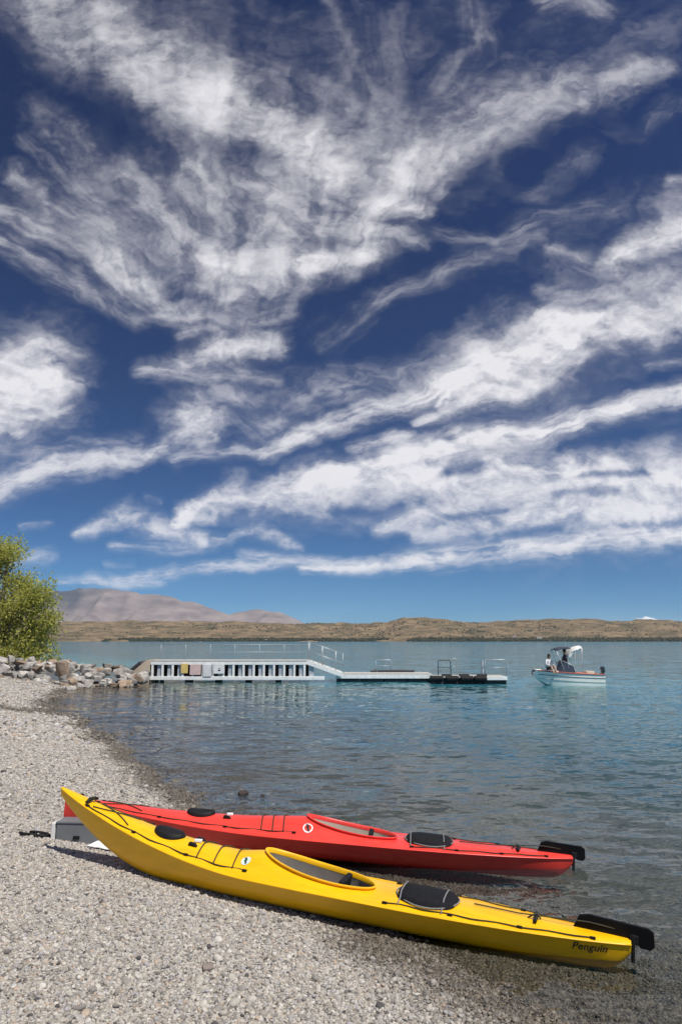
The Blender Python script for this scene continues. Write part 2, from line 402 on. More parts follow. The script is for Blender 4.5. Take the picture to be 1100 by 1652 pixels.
# ------------------------------------------------------------------ materials of the shore
def pebble_material(name, per_instance):
    m, nt, nd, lk, p = new_mat(name)
    geo = N(nt, 'ShaderNodeNewGeometry'); tc = N(nt, 'ShaderNodeTexCoord')
    stops = [(0, (.36, .335, .295)), (.10, (.44, .41, .365)), (.20, (.29, .275, .255)), (.30, (.40, .38, .36)), (.42, (.52, .49, .44)), (.52, (.33, .30, .265)), (.60, (.47, .44, .41)),
             (.70, (.24, .225, .21)), (.76, (.43, .35, .28)), (.81, (.37, .36, .37)), (.88, (.58, .56, .52)), (.93, (.15, .14, .135)), (.97, (.085, .08, .08))]
    rp = ramp(nt, stops, 'CONSTANT')
    if per_instance:
        oi = N(nt, 'ShaderNodeObjectInfo'); lk.new(oi.outputs['Random'], rp.inputs['Fac'])
    else:
        vo = N(nt, 'ShaderNodeTexVoronoi', Scale=42.0, feature='F1'); lk.new(geo.outputs['Position'], vo.inputs['Vector'])
        sep = N(nt, 'ShaderNodeSeparateColor'); lk.new(vo.outputs['Color'], sep.inputs[0]); lk.new(sep.outputs[0], rp.inputs['Fac'])
    nz = N(nt, 'ShaderNodeTexNoise', Scale=90.0 if per_instance else 1.1, Detail=4.0); lk.new(geo.outputs['Position'], nz.inputs['Vector'])
    mr = N(nt, 'ShaderNodeMapRange'); mr.inputs['From Min'].default_value = .3; mr.inputs['From Max'].default_value = .7; mr.inputs['To Min'].default_value = .80; mr.inputs['To Max'].default_value = 1.10
    lk.new(nz.outputs['Fac'], mr.inputs['Value'])
    wm = N(nt, 'ShaderNodeMix', data_type='RGBA', blend_type='MULTIPLY'); wm.inputs[0].default_value = 1; wm.inputs[7].default_value = (.95, .935, .91, 1); lk.new(rp.outputs['Color'], wm.inputs[6])
    mul = N(nt, 'ShaderNodeMix', data_type='RGBA', blend_type='MULTIPLY'); mul.inputs[0].default_value = 1
    lk.new(wm.outputs[2], mul.inputs[6]); lk.new(mr.outputs[0], mul.inputs[7])
    # stones at and below the waterline are wet: darker and glossier; a damp runnel crosses the far beach
    sx = N(nt, 'ShaderNodeSeparateXYZ'); lk.new(geo.outputs['Position'], sx.inputs[0])
    n2 = N(nt, 'ShaderNodeTexNoise', Scale=1.6, Detail=3.0); lk.new(geo.outputs['Position'], n2.inputs['Vector'])
    ad = N(nt, 'ShaderNodeMath', operation='MULTIPLY_ADD'); ad.inputs[1].default_value = -.05; lk.new(n2.outputs['Fac'], ad.inputs[0]); lk.new(sx.outputs['Z'], ad.inputs[2])
    wet = N(nt, 'ShaderNodeMapRange', interpolation_type='SMOOTHSTEP'); wet.inputs['From Min'].default_value = .05; wet.inputs['From Max'].default_value = -.004
    lk.new(ad.outputs[0], wet.inputs['Value'])
    # damp runnel
    yy = N(nt, 'ShaderNodeMath', operation='MULTIPLY_ADD'); yy.inputs[1].default_value = .22; lk.new(sx.outputs['X'], yy.inputs[0]); lk.new(sx.outputs['Y'], yy.inputs[2])
    n3 = N(nt, 'ShaderNodeTexNoise', Scale=.8, Detail=3.0); lk.new(geo.outputs['Position'], n3.inputs['Vector'])
    y2 = N(nt, 'ShaderNodeMath', operation='MULTIPLY_ADD'); y2.inputs[1].default_value = 1.1; lk.new(n3.outputs['Fac'], y2.inputs[0]); lk.new(yy.outputs[0], y2.inputs[2])
    df = N(nt, 'ShaderNodeMath', operation='SUBTRACT'); df.inputs[1].default_value = 18.75; lk.new(y2.outputs[0], df.inputs[0])
    ab = N(nt, 'ShaderNodeMath', operation='ABSOLUTE'); lk.new(df.outputs[0], ab.inputs[0])
    run = N(nt, 'ShaderNodeMapRange', interpolation_type='SMOOTHSTEP'); run.inputs['From Min'].default_value = .95; run.inputs['From Max'].default_value = .2; run.inputs['To Max'].default_value = .95
    lk.new(ab.outputs[0], run.inputs['Value'])
    mxw = N(nt, 'ShaderNodeMath', operation='MAXIMUM'); lk.new(wet.outputs[0], mxw.inputs[0]); lk.new(run.outputs[0], mxw.inputs[1])
    dk = N(nt, 'ShaderNodeMix', data_type='RGBA', blend_type='MULTIPLY'); dk.inputs[7].default_value = (.36, .335, .30, 1)
    lk.new(mxw.outputs[0], dk.inputs[0]); lk.new(mul.outputs[2], dk.inputs[6]); lk.new(dk.outputs[2], p.inputs['Base Color'])
    rr = N(nt, 'ShaderNodeMapRange'); rr.inputs['To Min'].default_value = .85; rr.inputs['To Max'].default_value = .38; lk.new(wet.outputs[0], rr.inputs['Value']); lk.new(rr.outputs[0], p.inputs['Roughness'])
    p.inputs['Specular IOR Level'].default_value = .3
    if not per_instance:
        v2 = N(nt, 'ShaderNodeTexVoronoi', Scale=42.0, feature='DISTANCE_TO_EDGE'); lk.new(geo.outputs['Position'], v2.inputs['Vector'])
        bp = N(nt, 'ShaderNodeBump', Strength=.8, Distance=.012); lk.new(v2.outputs['Distance'], bp.inputs['Height']); lk.new(bp.outputs[0], p.inputs['Normal'])
    return m
M_GROUND = pebble_material('gravel_ground', False)
M_PEBBLE = pebble_material('pebbles', True)

def grid_mesh(name, X, Y, Z, mat, attrs=None, smooth=True):
    nr, nc = X.shape; me = bpy.data.meshes.new(name)
    me.vertices.add(nr*nc); me.vertices.foreach_set('co', np.stack([X, Y, Z], -1).astype(np.float32).ravel())
    i = np.arange(nr*nc).reshape(nr, nc); q = np.stack([i[:-1, :-1], i[:-1, 1:], i[1:, 1:], i[1:, :-1]], -1).reshape(-1, 4)
    me.loops.add(q.size); me.loops.foreach_set('vertex_index', q.ravel().astype(np.int32))
    me.polygons.add(len(q)); me.polygons.foreach_set('loop_start', np.arange(0, q.size, 4, dtype=np.int32))
    me.polygons.foreach_set('use_smooth', np.full(len(q), smooth))
    for k, v in (attrs or {}).items():
        a = me.attributes.new(k, 'FLOAT', 'POINT'); a.data.foreach_set('value', v.astype(np.float32).ravel())
    me.materials.append(mat); me.update(); me.validate()
    return link_mesh(name, me)

# beach and lake bed: one sheet, finer close to the kayaks
xs = np.concatenate([np.linspace(-260, -30, 40), np.linspace(-30, -7, 93)[1:], np.linspace(-7, 4, 177)[1:], np.linspace(4, 30, 60)[1:], np.linspace(30, 260, 30)[1:]])
ys = np.concatenate([np.linspace(-60, 0, 30), np.linspace(0, 12, 193)[1:], np.linspace(12, 48, 145)[1:], np.linspace(48, 300, 60)[1:]])
GX, GY = np.meshgrid(xs, ys); GZ = ground_z(GX, GY)
tag(grid_mesh('gravel_beach', GX, GY, GZ, M_GROUND), 'pale grey gravel beach sloping into the lake', 'beach', kind='structure')

# pebbles on it: far too many to count
def pebble_field():
    pts = []
    def sample(n, x0, x1, y0, y1, smin, smax, r0, r1):
        x = rng.uniform(x0, x1, n); y = rng.uniform(y0, y1, n)
        s = shore_distance(x, y); d = np.hypot(x, y)
        vis = (np.abs(x) < .68*y+1.1) & (s > smin) & (s < smax) & (d > r0) & (d < r1)
        return x[vis], y[vis]
    jobs = [(330000, -5.2, 3.4, 1.8, 8.2, -2.0, 9, 2.0, 8.2, .0075), (180000, -8.5, 1.0, 7.2, 15.0, -1.2, 12, 8.0, 15, .0108), (110000, -18, -2, 13, 33, -1.2, 12, 14.5, 40, .024)]
    P = []; S = []
    for n, x0, x1, y0, y1, a, b, r0, r1, rad in jobs:
        x, y = sample(n, x0, x1, y0, y1, a, b, r0, r1)
        r = rad*np.exp(rng.normal(0, .33, len(x))); big = rng.random(len(x)) < .012; r[big] *= 1.5
        z = ground_z(x, y)
        sc = np.stack([r*rng.uniform(.85, 1.35, len(x)), r*rng.uniform(.75, 1.1, len(x)), r*rng.uniform(.5, .8, len(x))], -1)
        P.append(np.stack([x, y, z+sc[:, 2]*rng.uniform(-.1, .75, len(x))], -1)); S.append(sc)
    P = np.concatenate(P); S = np.concatenate(S); n = len(P)
    Rt = np.stack([rng.normal(0, .35, n), rng.normal(0, .35, n), rng.uniform(0, 6.283, n)], -1)
    me = bpy.data.meshes.new('beach_pebbles'); me.vertices.add(n); me.vertices.foreach_set('co', P.astype(np.float32).ravel())
    for nm, ar in (('size', S), ('turn', Rt)):
        a = me.attributes.new(nm, 'FLOAT_VECTOR', 'POINT'); a.data.foreach_set('vector', ar.astype(np.float32).ravel())
    o = link_mesh('beach_pebbles', me)
    src = bpy.data.collections.new('pebble_shapes')
    for k in range(9):
        b = bmesh.new(); bmesh.ops.create_icosphere(b, subdivisions=2, radius=1.0)
        co = np.array([v.co[:] for v in b.verts]); off = k*9.1
        d = 1+.32*(fbm(co[:, 0]*1.1+off, co[:, 1]*1.1+co[:, 2]*.9, k, 2)-.5)+.22*(fbm(co[:, 2]*1.6+off, co[:, 0]*1.3-co[:, 1], k+50, 2)-.5)
        for v, s_ in zip(b.verts, d):
            c = v.co*float(s_)
            v.co = Vector([math.copysign(abs(t)**.88, t) for t in c])
        pm = bpy.data.meshes.new('pebble'); b.to_mesh(pm); b.free(); pm.materials.append(M_PEBBLE)
        pm.polygons.foreach_set('use_smooth', [True]*len(pm.polygons))
        src.objects.link(bpy.data.objects.new('pebble', pm))
    ng = bpy.data.node_groups.new('scatter_pebbles', 'GeometryNodeTree')
    ng.interface.new_socket('Geometry', in_out='INPUT', socket_type='NodeSocketGeometry'); ng.interface.new_socket('Geometry', in_out='OUTPUT', socket_type='NodeSocketGeometry')
    gi = ng.nodes.new('NodeGroupInput'); go = ng.nodes.new('NodeGroupOutput')
    ci = ng.nodes.new('GeometryNodeCollectionInfo'); ci.inputs['Collection'].default_value = src; ci.inputs['Separate Children'].default_value = True; ci.inputs['Reset Children'].default_value = True
    ip = ng.nodes.new('GeometryNodeInstanceOnPoints'); ip.inputs['Pick Instance'].default_value = True
    rv = ng.nodes.new('FunctionNodeRandomValue'); rv.data_type = 'INT'; rv.inputs[4].default_value = 0; rv.inputs[5].default_value = 8
    def na(nm):
        a = ng.nodes.new('GeometryNodeInputNamedAttribute'); a.data_type = 'FLOAT_VECTOR'; a.inputs['Name'].default_value = nm; return a
    e2r = ng.nodes.new('FunctionNodeEulerToRotation')
    L = ng.links.new
    L(gi.outputs[0], ip.inputs['Points']); L(ci.outputs[0], ip.inputs['Instance']); L(rv.outputs[2], ip.inputs['Instance Index'])
    L(na('turn').outputs['Attribute'], e2r.inputs[0]); L(e2r.outputs[0], ip.inputs['Rotation']); L(na('size').outputs['Attribute'], ip.inputs['Scale'])
    L(ip.outputs[0], go.inputs[0])
    md = o.modifiers.new('scatter', 'NODES'); md.node_group = ng
    return tag(o, 'loose grey and tan pebbles covering the beach', 'pebbles', kind='stuff')
pebble_field()

# ------------------------------------------------------------------ the lake
def water_material():
    m, nt, nd, lk, p = new_mat('lake_water'); nd.remove(p); out = nd['Material Output']
    geo = N(nt, 'ShaderNodeNewGeometry')
    def ripple(scale, sx, sy, rot, detail, dist):
        mp = N(nt, 'ShaderNodeMapping'); mp.inputs['Scale'].default_value = (sx, sy, 1); mp.inputs['Rotation'].default_value = (0, 0, R(rot)); lk.new(geo.outputs['Position'], mp.inputs['Vector'])
        nz = N(nt, 'ShaderNodeTexNoise', Scale=scale, Detail=detail, Roughness=.55, Distortion=.6); lk.new(mp.outputs[0], nz.inputs['Vector'])
        return nz, dist
    acc = geo.outputs['Normal']
    for nz, slope in (ripple(1.0, .35, .8, 8, 2.0, .18), ripple(1.0, 1.7, 3.4, -10, 2.0, .34), ripple(1.0, 6.0, 11, 14, 2.0, .36)):
        sb = N(nt, 'ShaderNodeVectorMath', operation='SUBTRACT'); sb.inputs[1].default_value = (.5, .5, .5); lk.new(nz.outputs['Color'], sb.inputs[0])
        ml = N(nt, 'ShaderNodeVectorMath', operation='MULTIPLY'); ml.inputs[1].default_value = (slope*.6, slope*1.3, 0); lk.new(sb.outputs[0], ml.inputs[0])
        ad = N(nt, 'ShaderNodeVectorMath', operation='ADD'); lk.new(acc, ad.inputs[0]); lk.new(ml.outputs[0], ad.inputs[1]); acc = ad.outputs[0]
    nrm = N(nt, 'ShaderNodeVectorMath', operation='NORMALIZE'); lk.new(acc, nrm.inputs[0])
    fr = N(nt, 'ShaderNodeFresnel', IOR=1.33); lk.new(nrm.outputs[0], fr.inputs['Normal'])
    gl = N(nt, 'ShaderNodeBsdfGlossy', Roughness=.045, Color=(.92, .88, .83, 1)); lk.new(nrm.outputs[0], gl.inputs['Normal'])
    tr = N(nt, 'ShaderNodeBsdfTransparent', Color=(.76, .78, .77, 1))
    df = N(nt, 'ShaderNodeBsdfDiffuse', Color=(.036, .215, .275, 1))       # glacial silt scatters turquoise
    att = N(nt, 'ShaderNodeAttribute', attribute_name='depth')
    ex = N(nt, 'ShaderNodeMath', operation='MULTIPLY'); ex.inputs[1].default_value = -.30; lk.new(att.outputs['Fac'], ex.inputs[0])
    pw = N(nt, 'ShaderNodeMath', operation='EXPONENT'); lk.new(ex.outputs[0], pw.inputs[0])
    body = N(nt, 'ShaderNodeMixShader'); lk.new(pw.outputs[0], body.inputs[0]); lk.new(df.outputs[0], body.inputs[1]); lk.new(tr.outputs[0], body.inputs[2])
    mx = N(nt, 'ShaderNodeMixShader'); lk.new(fr.outputs[0], mx.inputs[0]); lk.new(body.outputs[0], mx.inputs[1]); lk.new(gl.outputs[0], mx.inputs[2])
    lk.new(mx.outputs[0], out.inputs['Surface'])
    return m
M_WATER = water_material()
wy = np.concatenate([np.linspace(-40, 1.5, 20), np.geomspace(1.6, 60, 620), np.geomspace(60, 2600, 130)[1:], [3500.0, 6000.0, 12500.0]])
wa = np.concatenate([np.linspace(-1.6, -.62, 18), np.linspace(-.62, .62, 340)[1:], np.linspace(.62, 1.6, 18)[1:]])
WY, WA = np.meshgrid(wy, wa, indexing='ij'); WX = WA*np.maximum(np.abs(WY), 10)
WX = np.where(WY > 1.5, WA*np.maximum(WY, 2.5)*np.where(np.abs(WA) > .62, 1+(np.abs(WA)-.62)*6, 1), WX)
sd = shore_distance(np.clip(WX, -800, 250), np.clip(WY, -50, 300))
gdep = np.where(WY < 200, -ground_z(WX, WY), 9.0)
near = sstep(60, 12, WY)
def waves(x, y):
    h = 0
    for k, (l, a, th) in enumerate([(1.7, .0075, 80), (1.05, .006, 104), (.62, .004, 68), (.40, .0028, 96), (.27, .0019, 84)]):
        kx, ky = math.cos(R(th))*6.283/l, math.sin(R(th))*6.283/l
        ph = 6.283*2*(fbm(x*.35, y*.35, 60+k, 3)-.5)*2; am = .3+1.4*fbm(x*.6+9*k, y*.6, 70+k, 2)
        h = h+a*am*np.sin(kx*x+ky*y+ph)
    return h
WZ = .75*waves(WX, WY)*near*np.clip(.35+gdep*2.5, .2, 1)
tag(grid_mesh('lake', WX, WY, WZ, M_WATER, {'depth': np.clip(gdep, 0, 9)}), 'rippled turquoise lake stretching to the far hills', 'lake', kind='structure')

# ------------------------------------------------------------------ far shore and mountains
def hill_material(name, stops, scale, veg=None, vscale=1.0):
    m, nt, nd, lk, p = new_mat(name); geo = N(nt, 'ShaderNodeNewGeometry')
    mp = N(nt, 'ShaderNodeMapping'); mp.inputs['Scale'].default_value = (1, 1, 4); lk.new(geo.outputs['Position'], mp.inputs['Vector'])
    nz = N(nt, 'ShaderNodeTexNoise', Scale=scale, Detail=9.0, Roughness=.65); lk.new(mp.outputs[0], nz.inputs['Vector'])
    rp = ramp(nt, stops); lk.new(nz.outputs['Fac'], rp.inputs['Fac']); last = rp.outputs['Color']
    if veg:
        n2 = N(nt, 'ShaderNodeTexNoise', Scale=vscale, Detail=8.0, Roughness=.7); lk.new(mp.outputs[0], n2.inputs['Vector'])
        r2 = ramp(nt, [(.46, (0, 0, 0)), (.66, (1, 1, 1))]); lk.new(n2.outputs['Fac'], r2.inputs['Fac'])
        mx = N(nt, 'ShaderNodeMix', data_type='RGBA'); lk.new(r2.outputs['Color'], mx.inputs[0]); lk.new(last, mx.inputs[6]); mx.inputs[7].default_value = (*veg, 1); last = mx.outputs[2]
    lk.new(last, p.inputs['Base Color']); p.inputs['Roughness'].default_value = .95; p.inputs['Specular IOR Level'].default_value = .1
    return m
M_FAR = hill_material('dry_tussock', [(.30, (.085, .062, .040)), (.44, (.15, .108, .064)), (.56, (.25, .18, .105)), (.70, (.12, .098, .055))], .018, (.058, .058, .030), .010)
M_MTN = hill_material('bare_mountain', [(.3, (.14, .105, .098)), (.5, (.24, .185, .165)), (.7, (.34, .265, .235))], .0016)
M_SNOW = simple('snow', (.8, .8, .82), .6, .05, .001)

fx_ = np.linspace(-2600, 2600, 620); fy_ = np.concatenate([np.linspace(2490, 2600, 24), np.linspace(2600, 3500, 80)[1:], np.linspace(3500, 4200, 20)[1:]])
FX, FY = np.meshgrid(fx_, fy_)
crest = np.interp(FX, [-2600, -1500, -900, -500, -150, 50, 200, 290, 420, 520, 700, 800, 1000, 1250, 1500, 2600], [95, 92, 88, 84, 82, 84, 88, 106, 108, 96, 92, 100, 98, 96, 97, 90])
dep = FY-2500
prof = sstep(0, 60, dep)*.14+sstep(100, 330, dep)*.26+sstep(300, 800, dep)*.60-sstep(900, 1700, dep)*.5
FZ = crest*prof+(fbm(FX*.006, FY*.006, 13, 5)-.5)*34*sstep(60, 500, dep)+(fbm(FX*.03, FY*.03, 19, 4)-.5)*9*sstep(10, 120, dep)-3*sstep(10, 0, dep)
tag(grid_mesh('far_shore_hills', FX, FY, FZ, M_FAR), 'low tan and olive hills along the far shore', 'hills', kind='structure')

def ridge(name, pts, Y0, depth, mat, seed, label, rough=.6, step=60):
    xs_ = np.arange(pts[0][0], pts[-1][0]+step, step); ys_ = Y0+np.linspace(-depth, depth*.6, 70)
    X, Y = np.meshgrid(xs_, ys_)
    cr = np.interp(X, [p[0] for p in pts], [p[1] for p in pts])
    t = (Y-Y0)/depth
    pr = np.where(t < 0, (1+np.clip(t, -1, 0))**1.25, 1-1.3*t)
    rg = 1-np.abs(fbm(X*.0011+t*.25, Y*.00045, seed, 5)-.5)*2
    Z = cr*pr*(1-rough*2.4*(1-rg)*np.clip(-t*3, 0, 1))+cr*.16*(fbm(X*.004, Y*.004, seed+5, 5)-.5)*np.clip(1+t, 0, 1)
    tag(grid_mesh(name, X, Y, Z-4, mat), label, 'mountain', kind='structure')
K = 12000/1101.0
def crest_pts(l, k, y0=1034): return [((a-550)*k, (y0-b)*k) for a, b in l]
ridge('mountain', crest_pts([(-420, 1000), (-200, 978), (0, 962), (60, 956), (95, 953), (150, 951), (200, 955), (215, 953), (260, 961), (310, 972), (345, 982), (372, 991), (400, 987), (430, 984), (455, 989), (475, 998), (495, 1008), (560, 1030)], K), 12000, 2600, M_MTN, 5,
      'broad bare mauve mountain beyond the lake at left')
ridge('snowy_ridge', crest_pts([(985, 1034), (1012, 1003), (1022, 999), (1036, 996), (1052, 998), (1066, 1003), (1090, 1034)], 30000/1101.0), 30000, 2000, M_SNOW, 8, 'tiny snowy ridge peeping over the hills at right', .05, 60)

# ------------------------------------------------------------------ vegetation
def leaf_material(name, cols):
    m, nt, nd, lk, p = new_mat(name)
    geo = N(nt, 'ShaderNodeNewGeometry')
    rp = ramp(nt, [(i/(len(cols)-1), c) for i, c in enumerate(cols)]); lk.new(geo.outputs['Random Per Island'], rp.inputs['Fac'])
    out = nd['Material Output']
    lk.new(rp.outputs['Color'], p.inputs['Base Color']); p.inputs['Roughness'].default_value = .6; p.inputs['Specular IOR Level'].default_value = .25
    tl = N(nt, 'ShaderNodeBsdfTranslucent'); lk.new(rp.outputs['Color'], tl.inputs['Color'])
    mx = N(nt, 'ShaderNodeMixShader'); mx.inputs[0].default_value = .5; lk.new(p.outputs[0], mx.inputs[1]); lk.new(tl.outputs[0], mx.inputs[2]); lk.new(mx.outputs[0], out.inputs['Surface'])
    return m
M_LEAF = leaf_material('willow_leaves', [(.29, .32, .05), (.49, .49, .12), (.39, .41, .085), (.56, .51, .16), (.33, .37, .085)])
M_SCRUB = leaf_material('scrub_leaves', [(.05, .052, .026), (.08, .078, .036), (.11, .095, .048), (.06, .068, .032)])
M_BARK = simple('grey_bark', (.17, .14, .115), .9, .3, 6, .5, 30)
def leaves_mesh(name, C, D, length, width, mat, parent=None):
    """one thin folded leaf at each centre C pointing along D"""
    n = len(C); D = D/np.linalg.norm(D, axis=1, keepdims=True)
    r = rng.normal(size=(n, 3)); S = np.cross(D, r); S /= np.linalg.norm(S, axis=1, keepdims=True); U = np.cross(S, D)
    L = length*rng.uniform(.6, 1.3, n)[:, None]; W = width*rng.uniform(.6, 1.3, n)[:, None]
    v = np.stack([C, C+D*L*.5+S*W-U*W*.3, C+D*L, C+D*L*.5-S*W-U*W*.3], 1).reshape(-1, 3)
    q = np.arange(n*4).reshape(n, 4)
    me = bpy.data.meshes.new(name); me.vertices.add(n*4); me.vertices.foreach_set('co', v.astype(np.float32).ravel())
    me.loops.add(q.size); me.loops.foreach_set('vertex_index', q.ravel().astype(np.int32)); me.polygons.add(n); me.polygons.foreach_set('loop_start', np.arange(0, n*4, 4, dtype=np.int32))
    me.materials.append(mat); me.update()
    return link_mesh(name, me, parent)
def willow(name, loc, lobes, label, leaf_n, seed, leaf=.20):
    g = np.random.default_rng(seed); t = empty(name, loc); tag(t, label, 'tree', 'trees on the point')
    mb = MB(); C = []; D = []
    for k, (cx, cy_, cz, rx, ry, rz) in enumerate(lobes):
        # a limb into every lobe
        p0 = Vector((g.normal(0, .15), g.normal(0, .15), -.2)); p3 = Vector((cx, cy_, cz+.2*rz)); p1 = p0.lerp(p3, .35)+Vector((0, 0, .25*cz)); p2 = p0.lerp(p3, .7)+Vector((0, 0, .15*cz))
        c = [p0, p0.lerp(p1, .6), p1, p1.lerp(p2, .5), p2, p3]; mb.tube(c, [.20, .16, .13, .10, .075, .03], 8)
        nb = int(10+rx*8)
        for j in range(nb):
            d = Vector(g.normal(size=3)); d.normalize(); q = p3+Vector((d.x*rx, d.y*ry, d.z*rz))*g.uniform(.55, 1.0)
            a = c[g.integers(3, 6)]; mid = a.lerp(q, .55)+Vector(g.normal(0, .12, 3)); mb.tube([a, mid, q], [.035, .022, .008], 5)
            nt_ = int(leaf_n*rx*rz/nb/3.0)
            for _ in range(3):
                qc = np.array(q)+g.normal(0, .22, 3)*[1, 1, .8]; cr = g.uniform(.2, .42)
                m_ = g.normal(0, 1, (nt_, 3)); pp = qc+m_*cr*[.62, .62, .7]
                C.append(pp); dd = m_*.5+g.normal(0, .6, (nt_, 3)); dd[:, 2] += g.uniform(-.7, .35); D.append(dd)
    C = np.concatenate(C); D = np.concatenate(D)
    k = C[:, 2] > -.3; C = C[k]; D = D[k]
    mb.build('trunk', M_BARK, t, smooth='all')
    leaves_mesh('crown', C, D, leaf, leaf*.2, M_LEAF, t)
    return t
willow('willow_tree', (-19.2, 38.6, gz(-19.2, 38.6)+.3), [(.35, 0, 6.35, .8, .8, .7), (-.5, .2, 5.2, 1.0, 1.0, .8), (1.0, .2, 4.6, .8, .9, .6), (2.35, -.2, 3.9, .85, .9, .65), (1.5, -.5, 3.1, .9, .9, .6), (2.6, 0, 2.4, .75, .9, .6), (1.9, 0, 1.5, 1.0, 1.0, .6), (2.4, .1, .8, .8, .9, .5), (.7, -.6, .9, 1.0, 1.0, .7), (.2, .2, 2.6, 1.0, 1.0, .8), (-.6, -.6, 1.7, 1.0, 1.0, .8), (-.9, 0, 3.8, 1.0, 1.0, .8), (-1.8, 0, 4.8, 1.0, 1.0, .9), (-1.8, 0, 2.5, 1.0, 1.0, 1.0)],
       'yellow green willow tree overhanging the rocks at the left edge', 2900, 3)
willow('willow_tree', (-22.6, 41.0, gz(-22.6, 41.0)), [(0, 0, 3.5, 2.2, 2, 2), (1.5, 0, 1.8, 1.8, 1.6, 1.4), (-1.4, 0, 4.2, 2, 2, 1.6)], 'second willow half hidden behind the tree at the left edge', 1800, 11)

# dark scrub lining the far shore: reads as one mass
def far_scrub():
    n = 9000
    x = rng.uniform(-1700, 1700, n); band = rng.random(n)
    dep_ = np.where(band < .55, rng.uniform(4, 40, n), rng.uniform(40, 700, n)**1.0)
    cl = fbm(x*.006, dep_*.01, 91, 4)
    keep = (band < .55) & (cl > .40-.12*(x > 0)) | (band >= .55) & (cl > .57-.04*(x > 0))
    x = x[keep]; y = 2500+dep_[keep]
    ix = np.clip(np.searchsorted(fx_, x), 1, len(fx_)-1); iy = np.clip(np.searchsorted(fy_, y), 1, len(fy_)-1); z = FZ[iy, ix]
    b = bmesh.new(); bmesh.ops.create_icosphere(b, subdivisions=1, radius=1.0)
    bv = np.array([v.co[:] for v in b.verts]); bf = np.array([[v.index for v in f.verts] for f in b.faces]); b.free()
    n = len(x); r = np.where(y < 2545, rng.uniform(2.5, 6, n), rng.uniform(1.2, 2.8, n))
    V = bv[None]*(1+rng.normal(0, .16, (n, len(bv), 1)))*np.stack([r*1.4, r, r*rng.uniform(.6, 1.0, n)], -1)[:, None]+np.stack([x, y, z+r*.3], -1)[:, None]
    Fc = (bf[None]+(np.arange(n)*len(bv))[:, None, None]).reshape(-1, 3)
    me = bpy.data.meshes.new('far_shore_scrub'); me.vertices.add(n*len(bv)); me.vertices.foreach_set('co', V.astype(np.float32).ravel())
    me.loops.add(Fc.size); me.loops.foreach_set('vertex_index', Fc.ravel().astype(np.int32)); me.polygons.add(len(Fc)); me.polygons.foreach_set('loop_start', np.arange(0, Fc.size, 3, dtype=np.int32))
    me.materials.append(M_SCRUB); me.update()
    tag(link_mesh('far_shore_scrub', me), 'dark olive scrub lining the far shore and hills', 'scrub', kind='stuff')
far_scrub()

# ------------------------------------------------------------------ kayaks
def plastic(name, col, rough=.28, scuff=True):
    m, nt, nd, lk, p = new_mat(name); tc = N(nt, 'ShaderNodeTexCoord')
    mp = N(nt, 'ShaderNodeMapping'); mp.inputs['Scale'].default_value = (1.2, 6, 6); lk.new(tc.outputs['Object'], mp.inputs['Vector'])
    nz = N(nt, 'ShaderNodeTexNoise', Scale=3.0, Detail=6.0, Roughness=.6); lk.new(mp.outputs[0], nz.inputs['Vector'])
    rp = ramp(nt, [(.30, tuple(c*.86 for c in col)), (.55, col), (.8, tuple(min(1, c*1.03) for c in col))]); lk.new(nz.outputs['Fac'], rp.inputs['Fac'])
    # fine pale scratches low on the hull from being dragged over stones
    m2 = N(nt, 'ShaderNodeMapping'); m2.inputs['Scale'].default_value = (2.5, 40, 60); m2.inputs['Rotation'].default_value = (0, R(3), 0); lk.new(tc.outputs['Object'], m2.inputs['Vector'])
    n2 = N(nt, 'ShaderNodeTexNoise', Scale=3.0, Detail=3.0); lk.new(m2.outputs[0], n2.inputs['Vector'])
    r2 = ramp(nt, [(.60, (0, 0, 0)), (.72, (.55, .55, .55))]); lk.new(n2.outputs['Fac'], r2.inputs['Fac'])
    mx = N(nt, 'ShaderNodeMix', data_type='RGBA'); lk.new(r2.outputs['Color'], mx.inputs[0]); lk.new(rp.outputs['Color'], mx.inputs[6])
    mx.inputs[7].default_value = (*[c*.75+.06 for c in col], 1)
    lk.new(mx.outputs[2], p.inputs['Base Color'])
    mr = N(nt, 'ShaderNodeMapRange'); mr.inputs['To Min'].default_value = rough-.06; mr.inputs['To Max'].default_value = rough+.18; lk.new(nz.outputs['Fac'], mr.inputs['Value']); lk.new(mr.outputs[0], p.inputs['Roughness'])
    bp = N(nt, 'ShaderNodeBump', Strength=.06, Distance=.01); lk.new(nz.outputs['Fac'], bp.inputs['Height']); lk.new(bp.outputs[0], p.inputs['Normal'])
    return m
M_YEL = plastic('yellow_polyethylene', (.93, .50, .004)); M_RED = plastic('red_polyethylene', (.84, .058, .042), .24)
M_BLACK = simple('black_rubber', (.012, .012, .013), .6, .3, 20, .2, 60, spec=.2); M_BLADE = simple('black_rudder_plastic', (.006, .006, .007), .5, .2, 10, spec=.12)
M_CORD = simple('dark_cord', (.035, .035, .02), .8, .3, 60); M_GREYLINE = simple('pale_cord', (.20, .20, .20), .7, .2, 50)
M_LINER = simple('grey_cockpit_liner', (.27, .245, .215), .6, .15, 8); M_CREAM = simple('cream_cockpit_liner', (.64, .56, .45), .5, .1, 6)
M_PAD = simple('charcoal_padding', (.012, .0125, .015), .8, .3, 30, .4, 80, spec=.15)
M_WHITE = simple('white_decal', (.78, .8, .8), .4, .05, 10); M_PALE = simple('pale_blue_decal', (.62, .74, .70), .4, .05, 10)
M_DARKGREEN = simple('dark_green_print', (.02, .07, .045), .5, .1, 10); M_INK = simple('black_print', (.012, .012, .012), .45, .1, 10)

